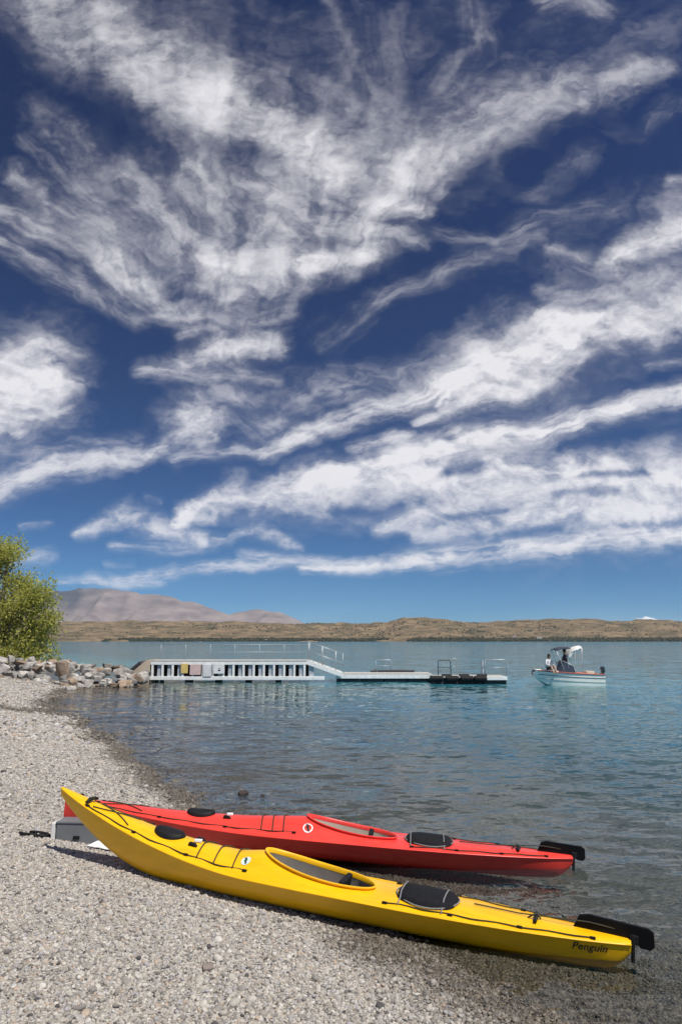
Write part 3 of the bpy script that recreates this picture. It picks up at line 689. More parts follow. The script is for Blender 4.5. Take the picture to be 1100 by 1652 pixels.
class Kayak:
    def __init__(k, L, B, bow_sheer, bow_keel, bow_rake, ck, cw, stern_h=.25):
        k.L, k.B, k.bs, k.bk, k.br, k.c0, k.c1, k.cw, k.sh = L, B, bow_sheer, bow_keel, bow_rake, ck[0], ck[1], cw, stern_h
    def b(k, s):
        q = .53; f = 1-(abs(s-q)/(q if s < q else 1-q))**(2.0 if s < q else 2.5)
        return k.B*max(f, 0)**.88+(.008 if s < q else .008+.030*sum([max(0, (s-.6)/.4)]))
    def zk(k, s):
        z = k.bk*max(0, (k.br-s)/k.br)**1.9
        return z+(.035*((s-.88)/.12)**2 if s > .88 else 0)+(.10*((s-.965)/.035)**2 if s > .965 else 0)
    def zs(k, s):
        z = .205+(k.bs-.205)*max(0, (.42-s)/.42)**1.7
        return z+(k.sh-.205)*max(0, (s-.6)/.4)**1.3
    def camb(k, s):
        return float(np.interp(s, [0, .06, .2, .38, k.c0-.005, k.c0+.05, k.c1, k.c1+.05, .8, .93, 1], [.008, .022, .050, .10, .145, .12, .018, .040, .028, .022, .016]))
    def c(k, s):
        m = (k.c0+k.c1)/2; h = (k.c1-k.c0)/2; t = (s-m)/h
        if abs(t) >= 1: return 0.0
        return k.cw*(1-abs(t)**2.3)**.55*(1+.10*t)
    def deck(k, s, y):
        b = k.b(s); u = min(1, abs(y)/b)
        return k.zs(s)+k.camb(s)*(1-u**1.8)
    def P(k, s, y, dz=0): return (s*k.L, y, k.deck(s, y)+dz)
    HY = [0, .24, .44, .62, .78, .915, 1.0]; HZ = [0, .03, .10, .26, .52, .80, 1.0]
    def side_y(k, s, z):
        t = (z-k.zk(s))/(k.zs(s)-k.zk(s)); return k.b(s)*float(np.interp(t, k.HZ, k.HY))
def stations(k):
    s = list(np.linspace(0, .08, 9))+list(np.linspace(.08, k.c0, 26))[1:]
    s += [k.c0+(k.c1-k.c0)*(.5-.5*math.cos(math.pi*i/28)) for i in range(1, 29)]
    s += list(np.linspace(k.c1, .94, 20))[1:]+list(np.linspace(.94, 1, 8))[1:]
    return s
def build_kayak(k, name, loc, rot, label, hull_mat, liner_mat, pos, decal, text=None):
    t = empty(name, loc); t.rotation_euler = rot; tag(t, label, 'kayak', 'kayaks drawn up at the water edge')
    S = stations(k); L = k.L
    # hull
    mb = MB(); rings = []
    for s in S:
        b, zk, zs = k.b(s), k.zk(s), k.zs(s)
        rings.append([(s*L, -b*u, zk+(zs-zk)*w) for u, w in zip(k.HY[::-1], k.HZ[::-1])]+[(s*L, b*u, zk+(zs-zk)*w) for u, w in zip(k.HY[1:], k.HZ[1:])])
    n = len(rings[0]); v = [p for r in rings for p in r]; f = [(i*n+j, i*n+j+1, (i+1)*n+j+1, (i+1)*n+j) for i in range(len(S)-1) for j in range(n-1)]
    # rounded bow and stern ends
    f.append(tuple(range(n-1, -1, -1))); f.append(tuple((len(S)-1)*n+j for j in range(n)))
    mb.add(v, f); hull = mb.build('hull', hull_mat, t, smooth=35, weld=True)
    # deck in two strips that leave the cockpit open
    mb = MB(); m = 9
    for sg in (-1, 1):
        v = []
        for s in S:
            b, c = k.b(s), k.c(s)
            for j in range(m):
                y = b+(c-b)*(j/(m-1))**.85; v.append((s*L, sg*y, k.deck(s, y)+(.0015 if j else 0)))
        f = [(i*m+j, i*m+j+1, (i+1)*m+j+1, (i+1)*m+j) for i in range(len(S)-1) for j in range(m-1)]
        mb.add(v, f)
    e0 = [(L, y, k.deck(1, y)) for y in np.linspace(-k.b(1), k.b(1), 7)]
    mb.add(e0+[(L, k.b(1)*.9, k.zs(1)-.01), (L, -k.b(1)*.9, k.zs(1)-.01)], [tuple(range(9))])
    e0 = [(0, y, k.deck(0, y)) for y in np.linspace(-k.b(0), k.b(0), 5)]
    mb.add(e0+[(0, k.b(0)*.9, k.zs(0)-.01), (0, -k.b(0)*.9, k.zs(0)-.01)], [tuple(range(7))])
    mb.build('deck', hull_mat, t, smooth=45, weld=True)
    # sheer seam
    mb = MB()
    for sg in (-1, 1): mb.tube([(s*L, sg*(k.b(s)+.001), k.zs(s)) for s in S], .0065, 6)
    mb.build('seam', hull_mat, t, smooth='all')
    # cockpit rim, lining, seat
    cs = [s for s in S if k.c0 < s < k.c1]
    loop = [(k.c0, 0.0)]+[(s, -k.c(s)) for s in cs]+[(k.c1, 0.0)]+[(s, k.c(s)) for s in cs[::-1]]
    mb = MB(); prof = [(.0, -.012), (.0, .018), (.006, .024), (.017, .023), (.018, .017), (.008, .014)]
    cx = (k.c0+k.c1)/2*L; v = []; nl = len(loop)
    for i, (s, y) in enumerate(loop):
        a = Vector((loop[i-1][0]*L, loop[i-1][1])); b_ = Vector((loop[(i+1) % nl][0]*L, loop[(i+1) % nl][1])); d = (b_-a).normalized(); nx, ny = d.y, -d.x
        if (s*L-cx)*nx+y*ny < 0: nx, ny = -nx, -ny
        z = k.deck(s, y)
        for o_, h in prof: v.append((s*L+nx*o_, y+ny*o_, z+h))
    np_ = len(prof)
    mb.add(v, [(i*np_+j, i*np_+(j+1) % np_, ((i+1) % nl)*np_+(j+1) % np_, ((i+1) % nl)*np_+j) for i in range(nl) for j in range(np_)])
    mb.build('cockpit_rim', hull_mat, t, smooth=50)
    mb = MB(); v = []
    for h, sc in ((0, 1.0), (.25, 1.03), (.7, 1.0), (1, .86)):
        for s, y in loop:
            z = k.deck(s, y)-.002; zb = k.zk(s)+.035; x = cx+(s*L-cx)*sc
            v.append((x, y*sc, z+(zb-z)*h))
    f = [(r*nl+i, r*nl+(i+1) % nl, (r+1)*nl+(i+1) % nl, (r+1)*nl+i) for r in range(3) for i in range(nl)]+[tuple(3*nl+i for i in range(nl))]
    mb.add(v, f); mb.build('cockpit_lining', liner_mat, t, smooth=40, recalc=True)
    sx = (k.c1-.055)*L; zf = k.zk(k.c1)+.05
    mb = MB(); mb.box((sx-.17, 0, zf+.035), (.28, .21, .04), (0, R(-6), 0)); mb.build('seat', M_PAD, t, bevel=.02, smooth=True)
    mb = MB(); mb.box((sx+.02, 0, zf+.135), (.045, .22, .17), (0, R(12), 0)); mb.build('backrest', M_PAD, t, bevel=.018, smooth=True)
    # oval hatches
    def hatch(nm, s0, rx, ry, mat, h=.022, y0=0, ex=1.0):
        mb = MB(); v = []; nn = 28; lv = [(1.0, -.008), (1.03, .006), (.98, h*.7), (.86, h), (.45, h*1.05)]
        for q, hh in lv:
            for i in range(nn):
                a = 2*math.pi*i/nn; ca, sa = math.cos(a), math.sin(a); x = s0*L+rx*q*math.copysign(abs(ca)**ex, ca); y = y0+ry*q*math.copysign(abs(sa)**ex, sa); v.append((x, y, k.deck(x/L, y)+hh))
        v.append((s0*L, y0, k.deck(s0, y0)+h*1.05)); c_ = len(v)-1
        f = [(r*nn+i, r*nn+(i+1) % nn, (r+1)*nn+(i+1) % nn, (r+1)*nn+i) for r in range(len(lv)-1) for i in range(nn)]+[((len(lv)-1)*nn+i, (len(lv)-1)*nn+(i+1) % nn, c_) for i in range(nn)]
        mb.add(v, f); return mb.build(nm, mat, t, smooth=35)
    hatch('hatch_cover', pos['hatch'], .135, min(.090, k.b(pos['hatch'])*.78), M_BLACK, .035)
    pad = hatch('deck_bag', pos['bag'], .205, .155, M_PAD, .036, 0, .6)
    tag(pad, 'black padded bag strapped on the rear deck')
    mb = MB(); x0 = pos['bag']*L
    for dx in (-.17, .13):
        mb.tube([(x0+dx, y, k.deck((x0+dx)/L, y)+(.046 if abs(y) < .12 else .014 if abs(y) < .17 else .006)) for y in np.linspace(-.195, .195, 13)], .005, 6)
    mb.tube([(x0+.222*math.cos(a), .178*math.sin(a), k.deck((x0+.222*math.cos(a))/L, .178*math.sin(a))+.012) for a in np.linspace(0, 2*math.pi, 30)[:-1]], .005, 6, True)
    mb.build('bag_strap', M_GREYLINE, pad, smooth='all')
    # deck lines
    for sg in (-1, 1):
        for a, b_ in ((.075, k.c0-.02), (k.c1+.03, .95)):
            mb = MB(); mb.tube([(s*L, sg*k.b(s)*(.80+.04*math.sin(s*90)), k.deck(s, k.b(s)*.82)+.009) for s in np.linspace(a, b_, 26)], .0045, 5); mb.build('deck_line', M_CORD, t, smooth='all')
            for s in np.linspace(a, b_, 4):
                mb = MB(); mb.box((s*L, sg*k.b(s)*.82, k.deck(s, k.b(s)*.82)+.008), (.035, .018, .014)); mb.build('line_fitting', M_BLACK, t, bevel=.003)
    for s in pos['cross']:
        mb = MB(); mb.tube([(s*L+.03*abs(u), u*k.b(s)*.82, k.deck(s, u*k.b(s)*.82)+.010) for u in np.linspace(-1, 1, 15)], .0055, 5); mb.build('bungee', M_CORD, t, smooth='all')
    mb = MB()
    for a, b_ in ((.085, .17), (.17, .085)):
        mb.tube([(s*L, u*k.b(s)*.6, k.deck(s, u*k.b(s)*.6)+.008) for s, u in zip(np.linspace(a, b_, 8), np.linspace(-1, 1, 8))], .005, 5)
    mb.build('bungee', M_CORD, t, smooth='all')
    s = pos['hatch']+.055
    for y in (-.075, .05): mb = MB(); mb.prism([(s*L-.03, k.deck(s, y)), (s*L-.02, k.deck(s, y)+.028), (s*L+.03, k.deck(s, y)+.022), (s*L+.05, k.deck(s, y))], y-.014, y+.014); mb.build('cleat', M_BLACK, t, bevel=.004)
    mb = MB(); mb.box((s*L+.02, -.01, k.deck(s, 0)+.012), (.06, .035, .02), (0, 0, .3)); mb.build('compass_plate', M_WHITE, t, bevel=.004)
    # carrying toggles
    for s, ang in ((pos['toggle'], .1), (pos['toggle2'], .5)):
        z = k.deck(s, 0)
        mb = MB(); mb.tube([(s*L, -.075, z+.012), (s*L+.005, -.03, z+.026), (s*L+.005, .03, z+.026), (s*L, .075, z+.012)], [.011, .014, .014, .011], 8)
        tg = mb.build('carry_toggle', M_BLACK, t, smooth='all')
        mb = MB(); mb.tube([(s*L-.05, 0, z+.004), (s*L-.02, -.012, z+.03), (s*L+.01, 0, z+.04), (s*L+.03, .01, z+.008)], .006, 6); mb.build('toggle_cord', M_CORD, tg, smooth='all')
    # rudder folded back on the stern deck
    zd = k.deck(1, 0); X = lambda d: L+d
    r_ = empty('rudder', (0, 0, 0)); r_.parent = t
    mb = MB(); sc = pos.get('rud', 1.0)
    mb.prism([(X(-.42*sc), zd+.0), (X(-.37*sc), zd+.085), (X(-.30*sc), zd+.098), (X(.13*sc), zd+.075), (X(.165*sc), zd+.055), (X(.17*sc), zd-.035*sc), (X(.14*sc), zd-.062*sc), (X(.07*sc), zd-.058*sc), (X(.02), zd-.015), (X(-.1), zd+.0)], .018, .040)
    mb.build('rudder_blade', M_BLADE, r_, bevel=.006)
    mb = MB(); mb.tube([(X(.012), 0, zd-.13), (X(.014), 0, zd+.03)], .013, 10); mb.box((X(.02), .012, zd+.0), (.05, .045, .05)); mb.build('rudder_pivot', M_BLACK, r_, bevel=.003)
    mb = MB(); mb.tube([(X(.02), .03, zd+.03), (X(-.25), .01, k.deck(.95, .01)+.05), (X(-.7), .02, k.deck(1-.7/L, .02)+.012), (X(-1.0), .03, k.deck(1-1/L, .03)+.010)], .0045, 5); mb.build('rudder_line', M_CORD, t, smooth='all')
    # emblem: a pale disc with a small dark upright figure
    s0, y0, rad, ring_m, fig_m = decal; up = .006
    dk = empty('emblem', (0, 0, 0)); dk.parent = t
    def patch(nm, pts, mat, dz):
        mb = MB(); v = [(s0*L+a, y0+b_, k.deck((s0*L+a)/L, y0+b_)+dz) for a, b_ in pts]; mb.add(v, [tuple(range(len(v)))]); return mb.build(nm, mat, dk)
    patch('emblem_disc', [(rad*1.1*math.cos(a), rad*math.sin(a)) for a in np.linspace(0, 6.283, 24)[:-1]], ring_m, up)
    if fig_m is M_INK: patch('emblem_field', [(rad*.82*math.cos(a), rad*.74*math.sin(a)) for a in np.linspace(0, 6.283, 24)[:-1]], hull_mat, up+.0015)
    patch('emblem_figure', [(q[0]*rad*1.1, q[1]*rad*1.05) for q in [(.30, -.85), (.45, -.55), (.18, -.15), (.30, .10), (.10, .45), (-.10, .72), (-.38, .70), (-.55, .50), (-.28, .35), (-.42, -.02), (-.20, -.20), (.02, -.62)]], fig_m, up+.003)
    # name on the near quarter
    if text:
        cu = bpy.data.curves.new('name', 'FONT'); cu.body = text; cu.size = .066; cu.shear = .25; cu.space_character = 1.04; cu.offset = .0009
        tmp = bpy.data.objects.new('tmp', cu); COL.objects.link(tmp); bpy.context.view_layer.update()
        me = bpy.data.meshes.new_from_object(tmp.evaluated_get(bpy.context.evaluated_depsgraph_get())); bpy.data.objects.remove(tmp)
        w = max(v.co.x for v in me.vertices)
        for v in me.vertices:
            x = pos['text']*L+v.co.x; s = x/L; z = k.zs(s)-.060+v.co.y
            v.co = (x, -k.side_y(s, z)-.0030, z)
        me.materials.clear(); me.materials.append(M_INK)
        o = link_mesh('name_lettering', me, t)
    return t
ky = Kayak(4.58, .242, .56, .50, .26, (.438, .625), .145, .195)
b0, s0_ = Vector((-2.47, 6.33)), Vector((1.79, 4.83)); d = s0_-b0
build_kayak(ky, 'kayak', (b0.x, b0.y, .178), (0, .059, math.atan2(d.y, d.x)), 'yellow sea kayak nearest the camera, bow on gravel and stern in water', M_YEL, M_LINER,
            dict(hatch=.246, bag=.712, cross=(.318, .352, .388), toggle=.072, toggle2=.872, text=.922, rud=.84), (.412, -.128, .034, M_PALE, M_DARKGREEN), 'Penguin')
kr = Kayak(4.82, .245, .34, .15, .12, (.50, .672), .145, .195)
b0, s0_ = Vector((-2.72, 7.12)), Vector((2.08, 6.62)); d = s0_-b0
build_kayak(kr, 'kayak', (b0.x, b0.y, .155), (0, .055, math.atan2(d.y, d.x)), 'red sea kayak lying behind the yellow one', M_RED, M_CREAM,
            dict(hatch=.285, bag=.735, cross=(.41, .432, .453), toggle=.03, toggle2=.90, rud=.72), (.505, -.158, .042, M_WHITE, M_INK))

# ------------------------------------------------------------------ things beside the bows
M_GREYBOX = simple('grey_plastic_crate', (.16, .17, .18), .5, .1, 6, .1, 30); M_WHITEP = simple('white_plastic', (.72, .72, .70), .45, .06, 6)
def crate():
    cx, cy_ = -2.44, 6.86; t = empty('crate', (cx, cy_, gz(cx, cy_)-.01), R(-4)); tag(t, 'grey plastic crate with a white end under the kayak bows', 'crate')
    w, d, h = .46, .17, .18
    mb = MB(); mb.box((.012, 0, h/2), (w-.03, d, h)); mb.build('body', M_GREYBOX, t, bevel=.012)
    mb = MB(); mb.box((-w/2+.0, 0, h/2), (.035, d+.006, h+.004)); mb.build('end_panel', M_WHITEP, t, bevel=.006)
    mb = MB(); mb.box((.014, 0, h+.008), (w-.02, d+.014, .018)); mb.build('lid', M_GREYBOX, t, bevel=.005)
    mb = MB(); mb.box((.0, -d/2-.008, .06), (.06, .014, .03)); mb.build('latch', M_BLACK, t, bevel=.004)
crate()
def cloth():
    n = 16; X, Y = np.meshgrid(np.linspace(-.13, .13, 22), np.linspace(-.08, .08, n)); cx, cy_ = -2.18, 6.66
    edge = np.clip(np.minimum(.13-np.abs(X), .08-np.abs(Y))*20, 0, 1)
    Z = .010+.045*fbm(X*11+3, Y*11, 4, 3)*edge
    c_, s_ = math.cos(-.35), math.sin(-.35); A = X+.03*fbm(Y*9, X*3, 8, 2)+cx; B = Y+.03*fbm(X*9, Y*3, 9, 2)+cy_
    A2 = cx+(A-cx)*c_-(B-cy_)*s_; B2 = cy_+(A-cx)*s_+(B-cy_)*c_
    m = simple('white_fabric', (.75, .74, .72), .85, .06, 20, .3, 90)
    o = grid_mesh('cloth', A2, B2, ground_z(A2, B2)+.012+Z, m); md = o.modifiers.new('thickness', 'SOLIDIFY'); md.thickness = .006
    tag(o, 'crumpled white cloth on the gravel beneath the yellow bow', 'cloth')
cloth()
def curl():
    mb = MB(); cx, cy_ = -2.84, 6.86  # flattened black tube bent into an open curve
    pts = [(-.10, .05), (-.02, .06), (.07, .035), (.12, -.02), (.05, -.055), (-.05, -.04), (-.12, -.05), (-.16, -.02)]
    p = [(cx+a, cy_+b_, gz(cx+a, cy_+b_)+.022) for a, b_ in pts]
    mb.tube(p, .018, 8, flat=.55); tag(mb.build('curl', M_BLACK, smooth='all'), 'black curl lying on the gravel left of the crate', 'curl')
curl()

# ------------------------------------------------------------------ rocks
def rock_material(name, a, b, c):
    m, nt, nd, lk, p = new_mat(name); tc = N(nt, 'ShaderNodeTexCoord'); oi = N(nt, 'ShaderNodeObjectInfo'); geo = N(nt, 'ShaderNodeNewGeometry')
    nz = N(nt, 'ShaderNodeTexNoise', Scale=3.0, Detail=8.0, Roughness=.7); lk.new(geo.outputs['Position'], nz.inputs['Vector'])
    rp = ramp(nt, [(.3, a), (.5, b), (.72, c)]); lk.new(nz.outputs['Fac'], rp.inputs['Fac'])
    mr = N(nt, 'ShaderNodeMapRange'); mr.inputs['To Min'].default_value = .55; mr.inputs['To Max'].default_value = 1.3; lk.new(oi.outputs['Random'], mr.inputs['Value'])
    mu = N(nt, 'ShaderNodeMix', data_type='RGBA', blend_type='MULTIPLY'); mu.inputs[0].default_value = 1; lk.new(rp.outputs['Color'], mu.inputs[6]); lk.new(mr.outputs[0], mu.inputs[7]); lk.new(mu.outputs[2], p.inputs['Base Color'])
    bp = N(nt, 'ShaderNodeBump', Strength=.6, Distance=.05); lk.new(nz.outputs['Fac'], bp.inputs['Height']); lk.new(bp.outputs[0], p.inputs['Normal'])
    p.inputs['Roughness'].default_value = .9; p.inputs['Specular IOR Level'].default_value = .2
    return m
M_ROCK = rock_material('groyne_rock', (.19, .17, .15), (.37, .345, .31), (.54, .515, .48)); M_ROCKB = rock_material('brown_rock', (.16, .115, .08), (.27, .20, .145), (.38, .31, .24))
M_STONE = rock_material('beach_stone', (.26, .22, .19), (.36, .30, .26), (.42, .37, .33)); M_WETSTONE = rock_material('wet_stone', (.03, .025, .022), (.055, .045, .038), (.09, .07, .06))
def rock_mesh(seed, blocky=.5, sub=3, mat=None):
    g = np.random.default_rng(seed); b = bmesh.new(); bmesh.ops.create_icosphere(b, subdivisions=sub, radius=1.0)
    co = np.array([v.co[:] for v in b.verts])
    pl = np.concatenate([np.eye(3), -np.eye(3), g.normal(size=(5, 3))])+g.normal(0, .18, (11, 3)); pl /= np.linalg.norm(pl, axis=1, keepdims=True); off = g.uniform(.5, .78, 11)
    for q, o_ in zip(pl, off):                                   # flat broken faces
        dd = co @ q-o_; co = co-np.clip(dd, 0, None)[:, None]*q*min(1.0, blocky*1.9)
    co *= 1+.10*(fbm(co[:, 0]*2+seed, co[:, 1]*2+co[:, 2], seed, 3)-.5)[:, None]
    for v, c_ in zip(b.verts, co): v.co = c_
    me = bpy.data.meshes.new('boulder'); b.to_mesh(me); b.free(); me.materials.append(mat or M_ROCK)
    me.polygons.foreach_set('use_smooth', [True]*len(me.polygons)); me.set_sharp_from_angle(angle=R(28))
    return me
RM = [rock_mesh(k) for k in range(9)]; RB = [rock_mesh(20+k, .5, 3, M_ROCKB) for k in range(3)]
def rock(me, x, y, z, s, rz, label, group, name='boulder'):
    o = link_mesh(name, me, None, (x, y, z), (random.uniform(-.3, .3), random.uniform(-.3, .3), rz), s); return tag(o, label, 'rock', group)
G_ = 'boulders of the groyne'
# distinctive ones first
rock(RB[0], -12.3, 31.0, .72, (.32, .34, .62), .3, 'tall upright brown boulder standing above the groyne', G_)
rock(RM[0], -14.9, 32.6, .80, (.7, .45, .30), .1, 'broad flat pale boulder on top of the groyne below the tree', G_)
rock(RM[1], -11.35, 29.5, -.02, (.33, .26, .20), .6, 'small pale boulder at the water edge below the upright brown one', G_)
rock(RB[1], -9.6, 31.3, .10, (.4, .3, .28), .9, 'brown boulder against the concrete abutment', G_)
rock(RM[6], -17.4, 34.0, 1.45, (.8, .6, .45), .4, 'large pale boulder at the left edge beneath the willow', G_)
rr = random.Random(5)
NR = 220
for i in range(NR):
    t = i/NR; x = -17.6+8.6*((i*.618) % 1.0); f_ = rr.random()
    base_y = np.interp(x, [-17.6, -12, -9], [31.2, 30.2, 31.4]); y = base_y+rr.uniform(0, 2.3)*(1 if x < -10 else .8)
    s = rr.uniform(.12, .30)*(1.12 if f_ > .85 else 1); top = np.interp(x, [-17.6, -14, -11, -9], [1.25, 1.05, .85, .62])
    z = max(gz(x, y), -.1)*.25+top*np.clip((y-base_y)/1.7, .02, 1.0)*rr.uniform(.75, 1.0)+.03
    br = rr.random() < .16; where = 'below the willow' if x < -14.6 else 'left of the upright brown boulder' if x < -12.3 else 'right of the upright brown boulder' if x < -10.8 else 'leading to the abutment'
    fl = rr.uniform(.6, .95); lg = rr.uniform(.9, 1.5); shp = 'long' if lg > 1.3 else 'squat' if fl < .7 else 'blocky' if fl > .84 else 'rounded'
    row = 'at the foot of' if y-base_y < .6 else 'on the face of' if y-base_y < 1.5 else 'along the top of'
    lab = '%s %s %s boulder %s the groyne %s' % ('large' if s > .27 else 'middling' if s > .19 else 'small', shp, 'brown' if br else 'grey', row, where)
    ob_ = rock((RB[i % 3] if br else RM[i % 9]), x, y, z, (s*lg, s, s*fl), rr.uniform(0, 6), lab, G_)
# larger stones on the beach
SM = [rock_mesh(40+k, .35, 2, M_STONE) for k in range(3)]
rock(SM[0], -.76, 4.32, gz(-.76, 4.32)+.012, (.048, .038, .026), .3, 'palm sized brown stone on the gravel in the lower left', 'large stones on the beach', 'stone')
rock(SM[1], -1.62, 5.05, gz(-1.62, 5.05)+.010, (.040, .032, .022), 1.2, 'reddish stone on the gravel below the yellow bow', 'large stones on the beach', 'stone')
rock(rock_mesh(50, .3, 2, M_WETSTONE), -1.30, 9.65, -.005, (.10, .07, .05), .4, 'dark wet stone breaking the water behind the red kayak', None, 'stone')
rock(rock_mesh(51, .3, 2, M_WETSTONE), -1.02, 9.55, -.02, (.09, .06, .04), 1.4, 'smaller dark stone awash beside the wet one', None, 'stone')

# ------------------------------------------------------------------ jetty
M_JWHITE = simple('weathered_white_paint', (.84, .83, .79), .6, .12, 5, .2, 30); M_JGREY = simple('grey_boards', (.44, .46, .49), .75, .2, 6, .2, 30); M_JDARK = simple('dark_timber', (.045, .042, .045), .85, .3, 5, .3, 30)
M_CONC = simple('sandy_concrete', (.44, .36, .275), .9, .22, 3, .4, 25); M_STEEL = simple('galvanised_rail', (.42, .46, .48), .45, .12, 10, metal=.5)
M_DECKB = simple('bleached_deck_boards', (.48, .46, .42), .8, .2, 6, .2, 40)
JY = 34.6                                                       # front face of the jetty
def jetty():
    t = empty('jetty', (-9.4, JY, 0)); tag(t, 'white slatted jetty running out from the groyne to steps', 'jetty')
    L, Zd, Wd = 7.75, 1.02, 1.7                                   # length, deck height, width (local x along, y back)
    def bx(nm, c, d, m, bev=.01, par=t): mb = MB(); mb.box(c, d); return mb.build(nm, m, par, bevel=bev)
    bx('fascia_beam', (L/2, 0, Zd-.09), (L, .10, .17), M_JWHITE); bx('fascia_beam', (L/2, Wd, Zd-.09), (L, .10, .17), M_JWHITE)
    bx('lower_waler', (L/2+.42, 0, .20), (L+.85, .12, .17), M_JWHITE); bx('lower_waler', (L/2, Wd, .20), (L, .12, .17), M_JGREY)
    bx('gap_shade_sheet', (L/2, Wd-.30, .46), (L, .05, .72), M_JDARK, 0)  # dark sheet added behind the slats, standing in for shade under the deck
    nb = 40
    for i in range(nb):                                            # deck boards
        w = L/nb; bx('deck_board', (w*(i+.5), Wd/2, Zd+.0175), (w-.016, Wd+.12, .035), M_DECKB, 0)
    per = .50; k = 0; x = .10
    while x < L:
        bx('post', (x, -.002, .55), (.10, .085, .58), M_JWHITE, .006)
        if not (1.35 < x < 2.3): bx('screen_board', (x+.345, .05, .55), (.23, .03, .60), M_JGREY, .004)
        x += per; k += 1
    for x in np.arange(.25, L, 1.5):                               # piles down into the lake
        mb = MB(); mb.tube([(x, .35, -1.2), (x, .35, .85)], .11, 12); mb.build('pile', M_JDARK, t, smooth=True)
        mb = MB(); mb.tube([(x, 1.35, -1.2), (x, 1.35, .85)], .11, 12); mb.build('pile', M_JDARK, t, smooth=True)
    # boards fixed between the posts
    for lab, x0, x1, z0, z1, col in (('yellow notice board', 1.52, 1.86, .44, .90, (.72, .52, .17)), ('faded pink notice board', 1.96, 2.50, .36, .84, (.66, .48, .44)), ('plain white panel', 2.62, 3.02, .28, .86, (.70, .68, .68)), ('white notice board with a dark mark', 3.12, 3.66, .42, .84, (.78, .77, .75))):
        mb = MB(); mb.box(((x0+x1)/2, -.075, (z0+z1)/2), (x1-x0, .03, z1-z0)); o = mb.build('notice_board', simple(lab.replace(' ', '_'), col, .5, .08, 5), t, bevel=.004); o['label'] = lab
        if 'dark' in lab:
            mb = MB(); mb.box(((x0+x1)/2+.02, -.0935, .58), (.13, .006, .05)); mb.box(((x0+x1)/2+.02, -.0935, .66), (.07, .006, .04)); mb.build('printed_mark', M_INK, o)
    # thin handrail along the back edge
    for z in (.42, .80):
        mb = MB(); mb.tube([(.02, Wd-.05, Zd+z), (L, Wd-.05, Zd+z)], .009, 6); mb.build('rail', M_STEEL, t, smooth='all')
    for x in np.linspace(.05, L-.02, 7):
        mb = MB(); mb.tube([(x, Wd-.05, Zd), (x, Wd-.05, Zd+.82)], .010, 6); mb.build('rail_post', M_STEEL, t, smooth='all')
    # steps down to the pontoon: sloping white stringers, treads and their own rails
    x0, x1, z0, z1 = L-.05, L+1.75, Zd, .38; ang = math.atan2(z0-z1, x1-x0); ln = math.hypot(x1-x0, z0-z1)
    for y in (-.02, Wd):
        mb = MB(); mb.box(((x0+x1)/2, y, (z0+z1)/2-.05), (ln, .09, .20), (0, ang, 0)); mb.build('stringer', M_JWHITE, t, bevel=.008)
    for i in range(6):
        u = (i+.5)/6; bx('tread', (x0+(x1-x0)*u, Wd/2, z0+(z1-z0)*u), (.27, Wd-.1, .04), M_DECKB, .004)
    for y in (.05, Wd-.05):
        for u in (.05, .42, .80, 1.0):
            h = 1.0; px, pz = x0+(x1-x0)*u, z0+(z1-z0)*u; mb = MB(); mb.tube([(px, y, pz), (px, y, pz+h)], .015, 6); mb.build('rail_post', M_STEEL, t, smooth='all')
        for h in (.5, .97):
            mb = MB(); mb.tube([(x0, y, z0+h), (x1, y, z1+h)], .013, 6); mb.build('rail', M_STEEL, t, smooth='all')
    return t
jetty()
def abutment():
    mb = MB(); x0 = -9.42
    mb.prism([(x0-1.05, -.5), (x0-1.02, .32), (x0-.72, .62), (x0-.20, 1.06), (x0-.01, 1.10), (x0-.01, -.5)], JY-.12, JY+1.75)
    o = mb.build('concrete_abutment', M_CONC, bevel=.03, smooth=True); tag(o, 'sloping sandy concrete block at the landward end of the jetty', 'abutment')
    mb = MB(); mb.prism([(x0-1.06, .33), (x0-.74, .64), (x0-.42, .90), (x0-.50, 1.02), (x0-.82, .76), (x0-1.12, .46)], JY-.14, JY+1.0); mb.build('dark_coping', M_JDARK, o, bevel=.01)
abutment()
def pontoon():
    t = empty('floating_pontoon', (-.25, JY+.25, 0)); tag(t, 'low pale floating pontoon with hoop rails beyond the jetty steps', 'pontoon')
    def bx(nm, c, d, m, bev=.01, par=t): mb = MB(); mb.box(c, d); return mb.build(nm, m, par, bevel=bev)
    L = 4.75
    for i in range(4):
        w = L/4; bx('float', (w*(i+.5), .85, .0), (w-.05, 1.6, .34), M_JDARK, .03)
    bx('edge_beam', (L/2, .0, .27), (L, .10, .20), M_JWHITE); bx('edge_beam', (L/2, 1.7, .27), (L, .10, .20), M_JWHITE)
    n = 24
    for i in range(n): w = L/n; bx('deck_board', (w*(i+.5), .85, .39), (w-.012, 1.8, .035), M_DECKB, 0)
    bx('kerb_timber', (3.1, 1.55, .46), (1.9, .12, .10), M_JDARK); bx('kerb_timber', (1.95, 1.6, .45), (.35, .14, .09), M_JDARK)
    hoop(t, 2.05, 1.62, .41, .80, .62)
    return t
def hoop(t, x, y, z0, w, h, m=None):
    m = m or M_STEEL
    mb = MB(); mb.tube([(x, y, z0), (x, y, z0+h-.05), (x+.05, y, z0+h), (x+w-.05, y, z0+h), (x+w, y, z0+h-.05), (x+w, y, z0)], .02, 7); o = mb.build('hoop_rail', m, t, smooth='all')
    mb = MB(); mb.tube([(x, y, z0+h*.52), (x+w, y, z0+h*.52)], .014, 6); mb.build('mid_rail', m, o, smooth='all')
pontoon()
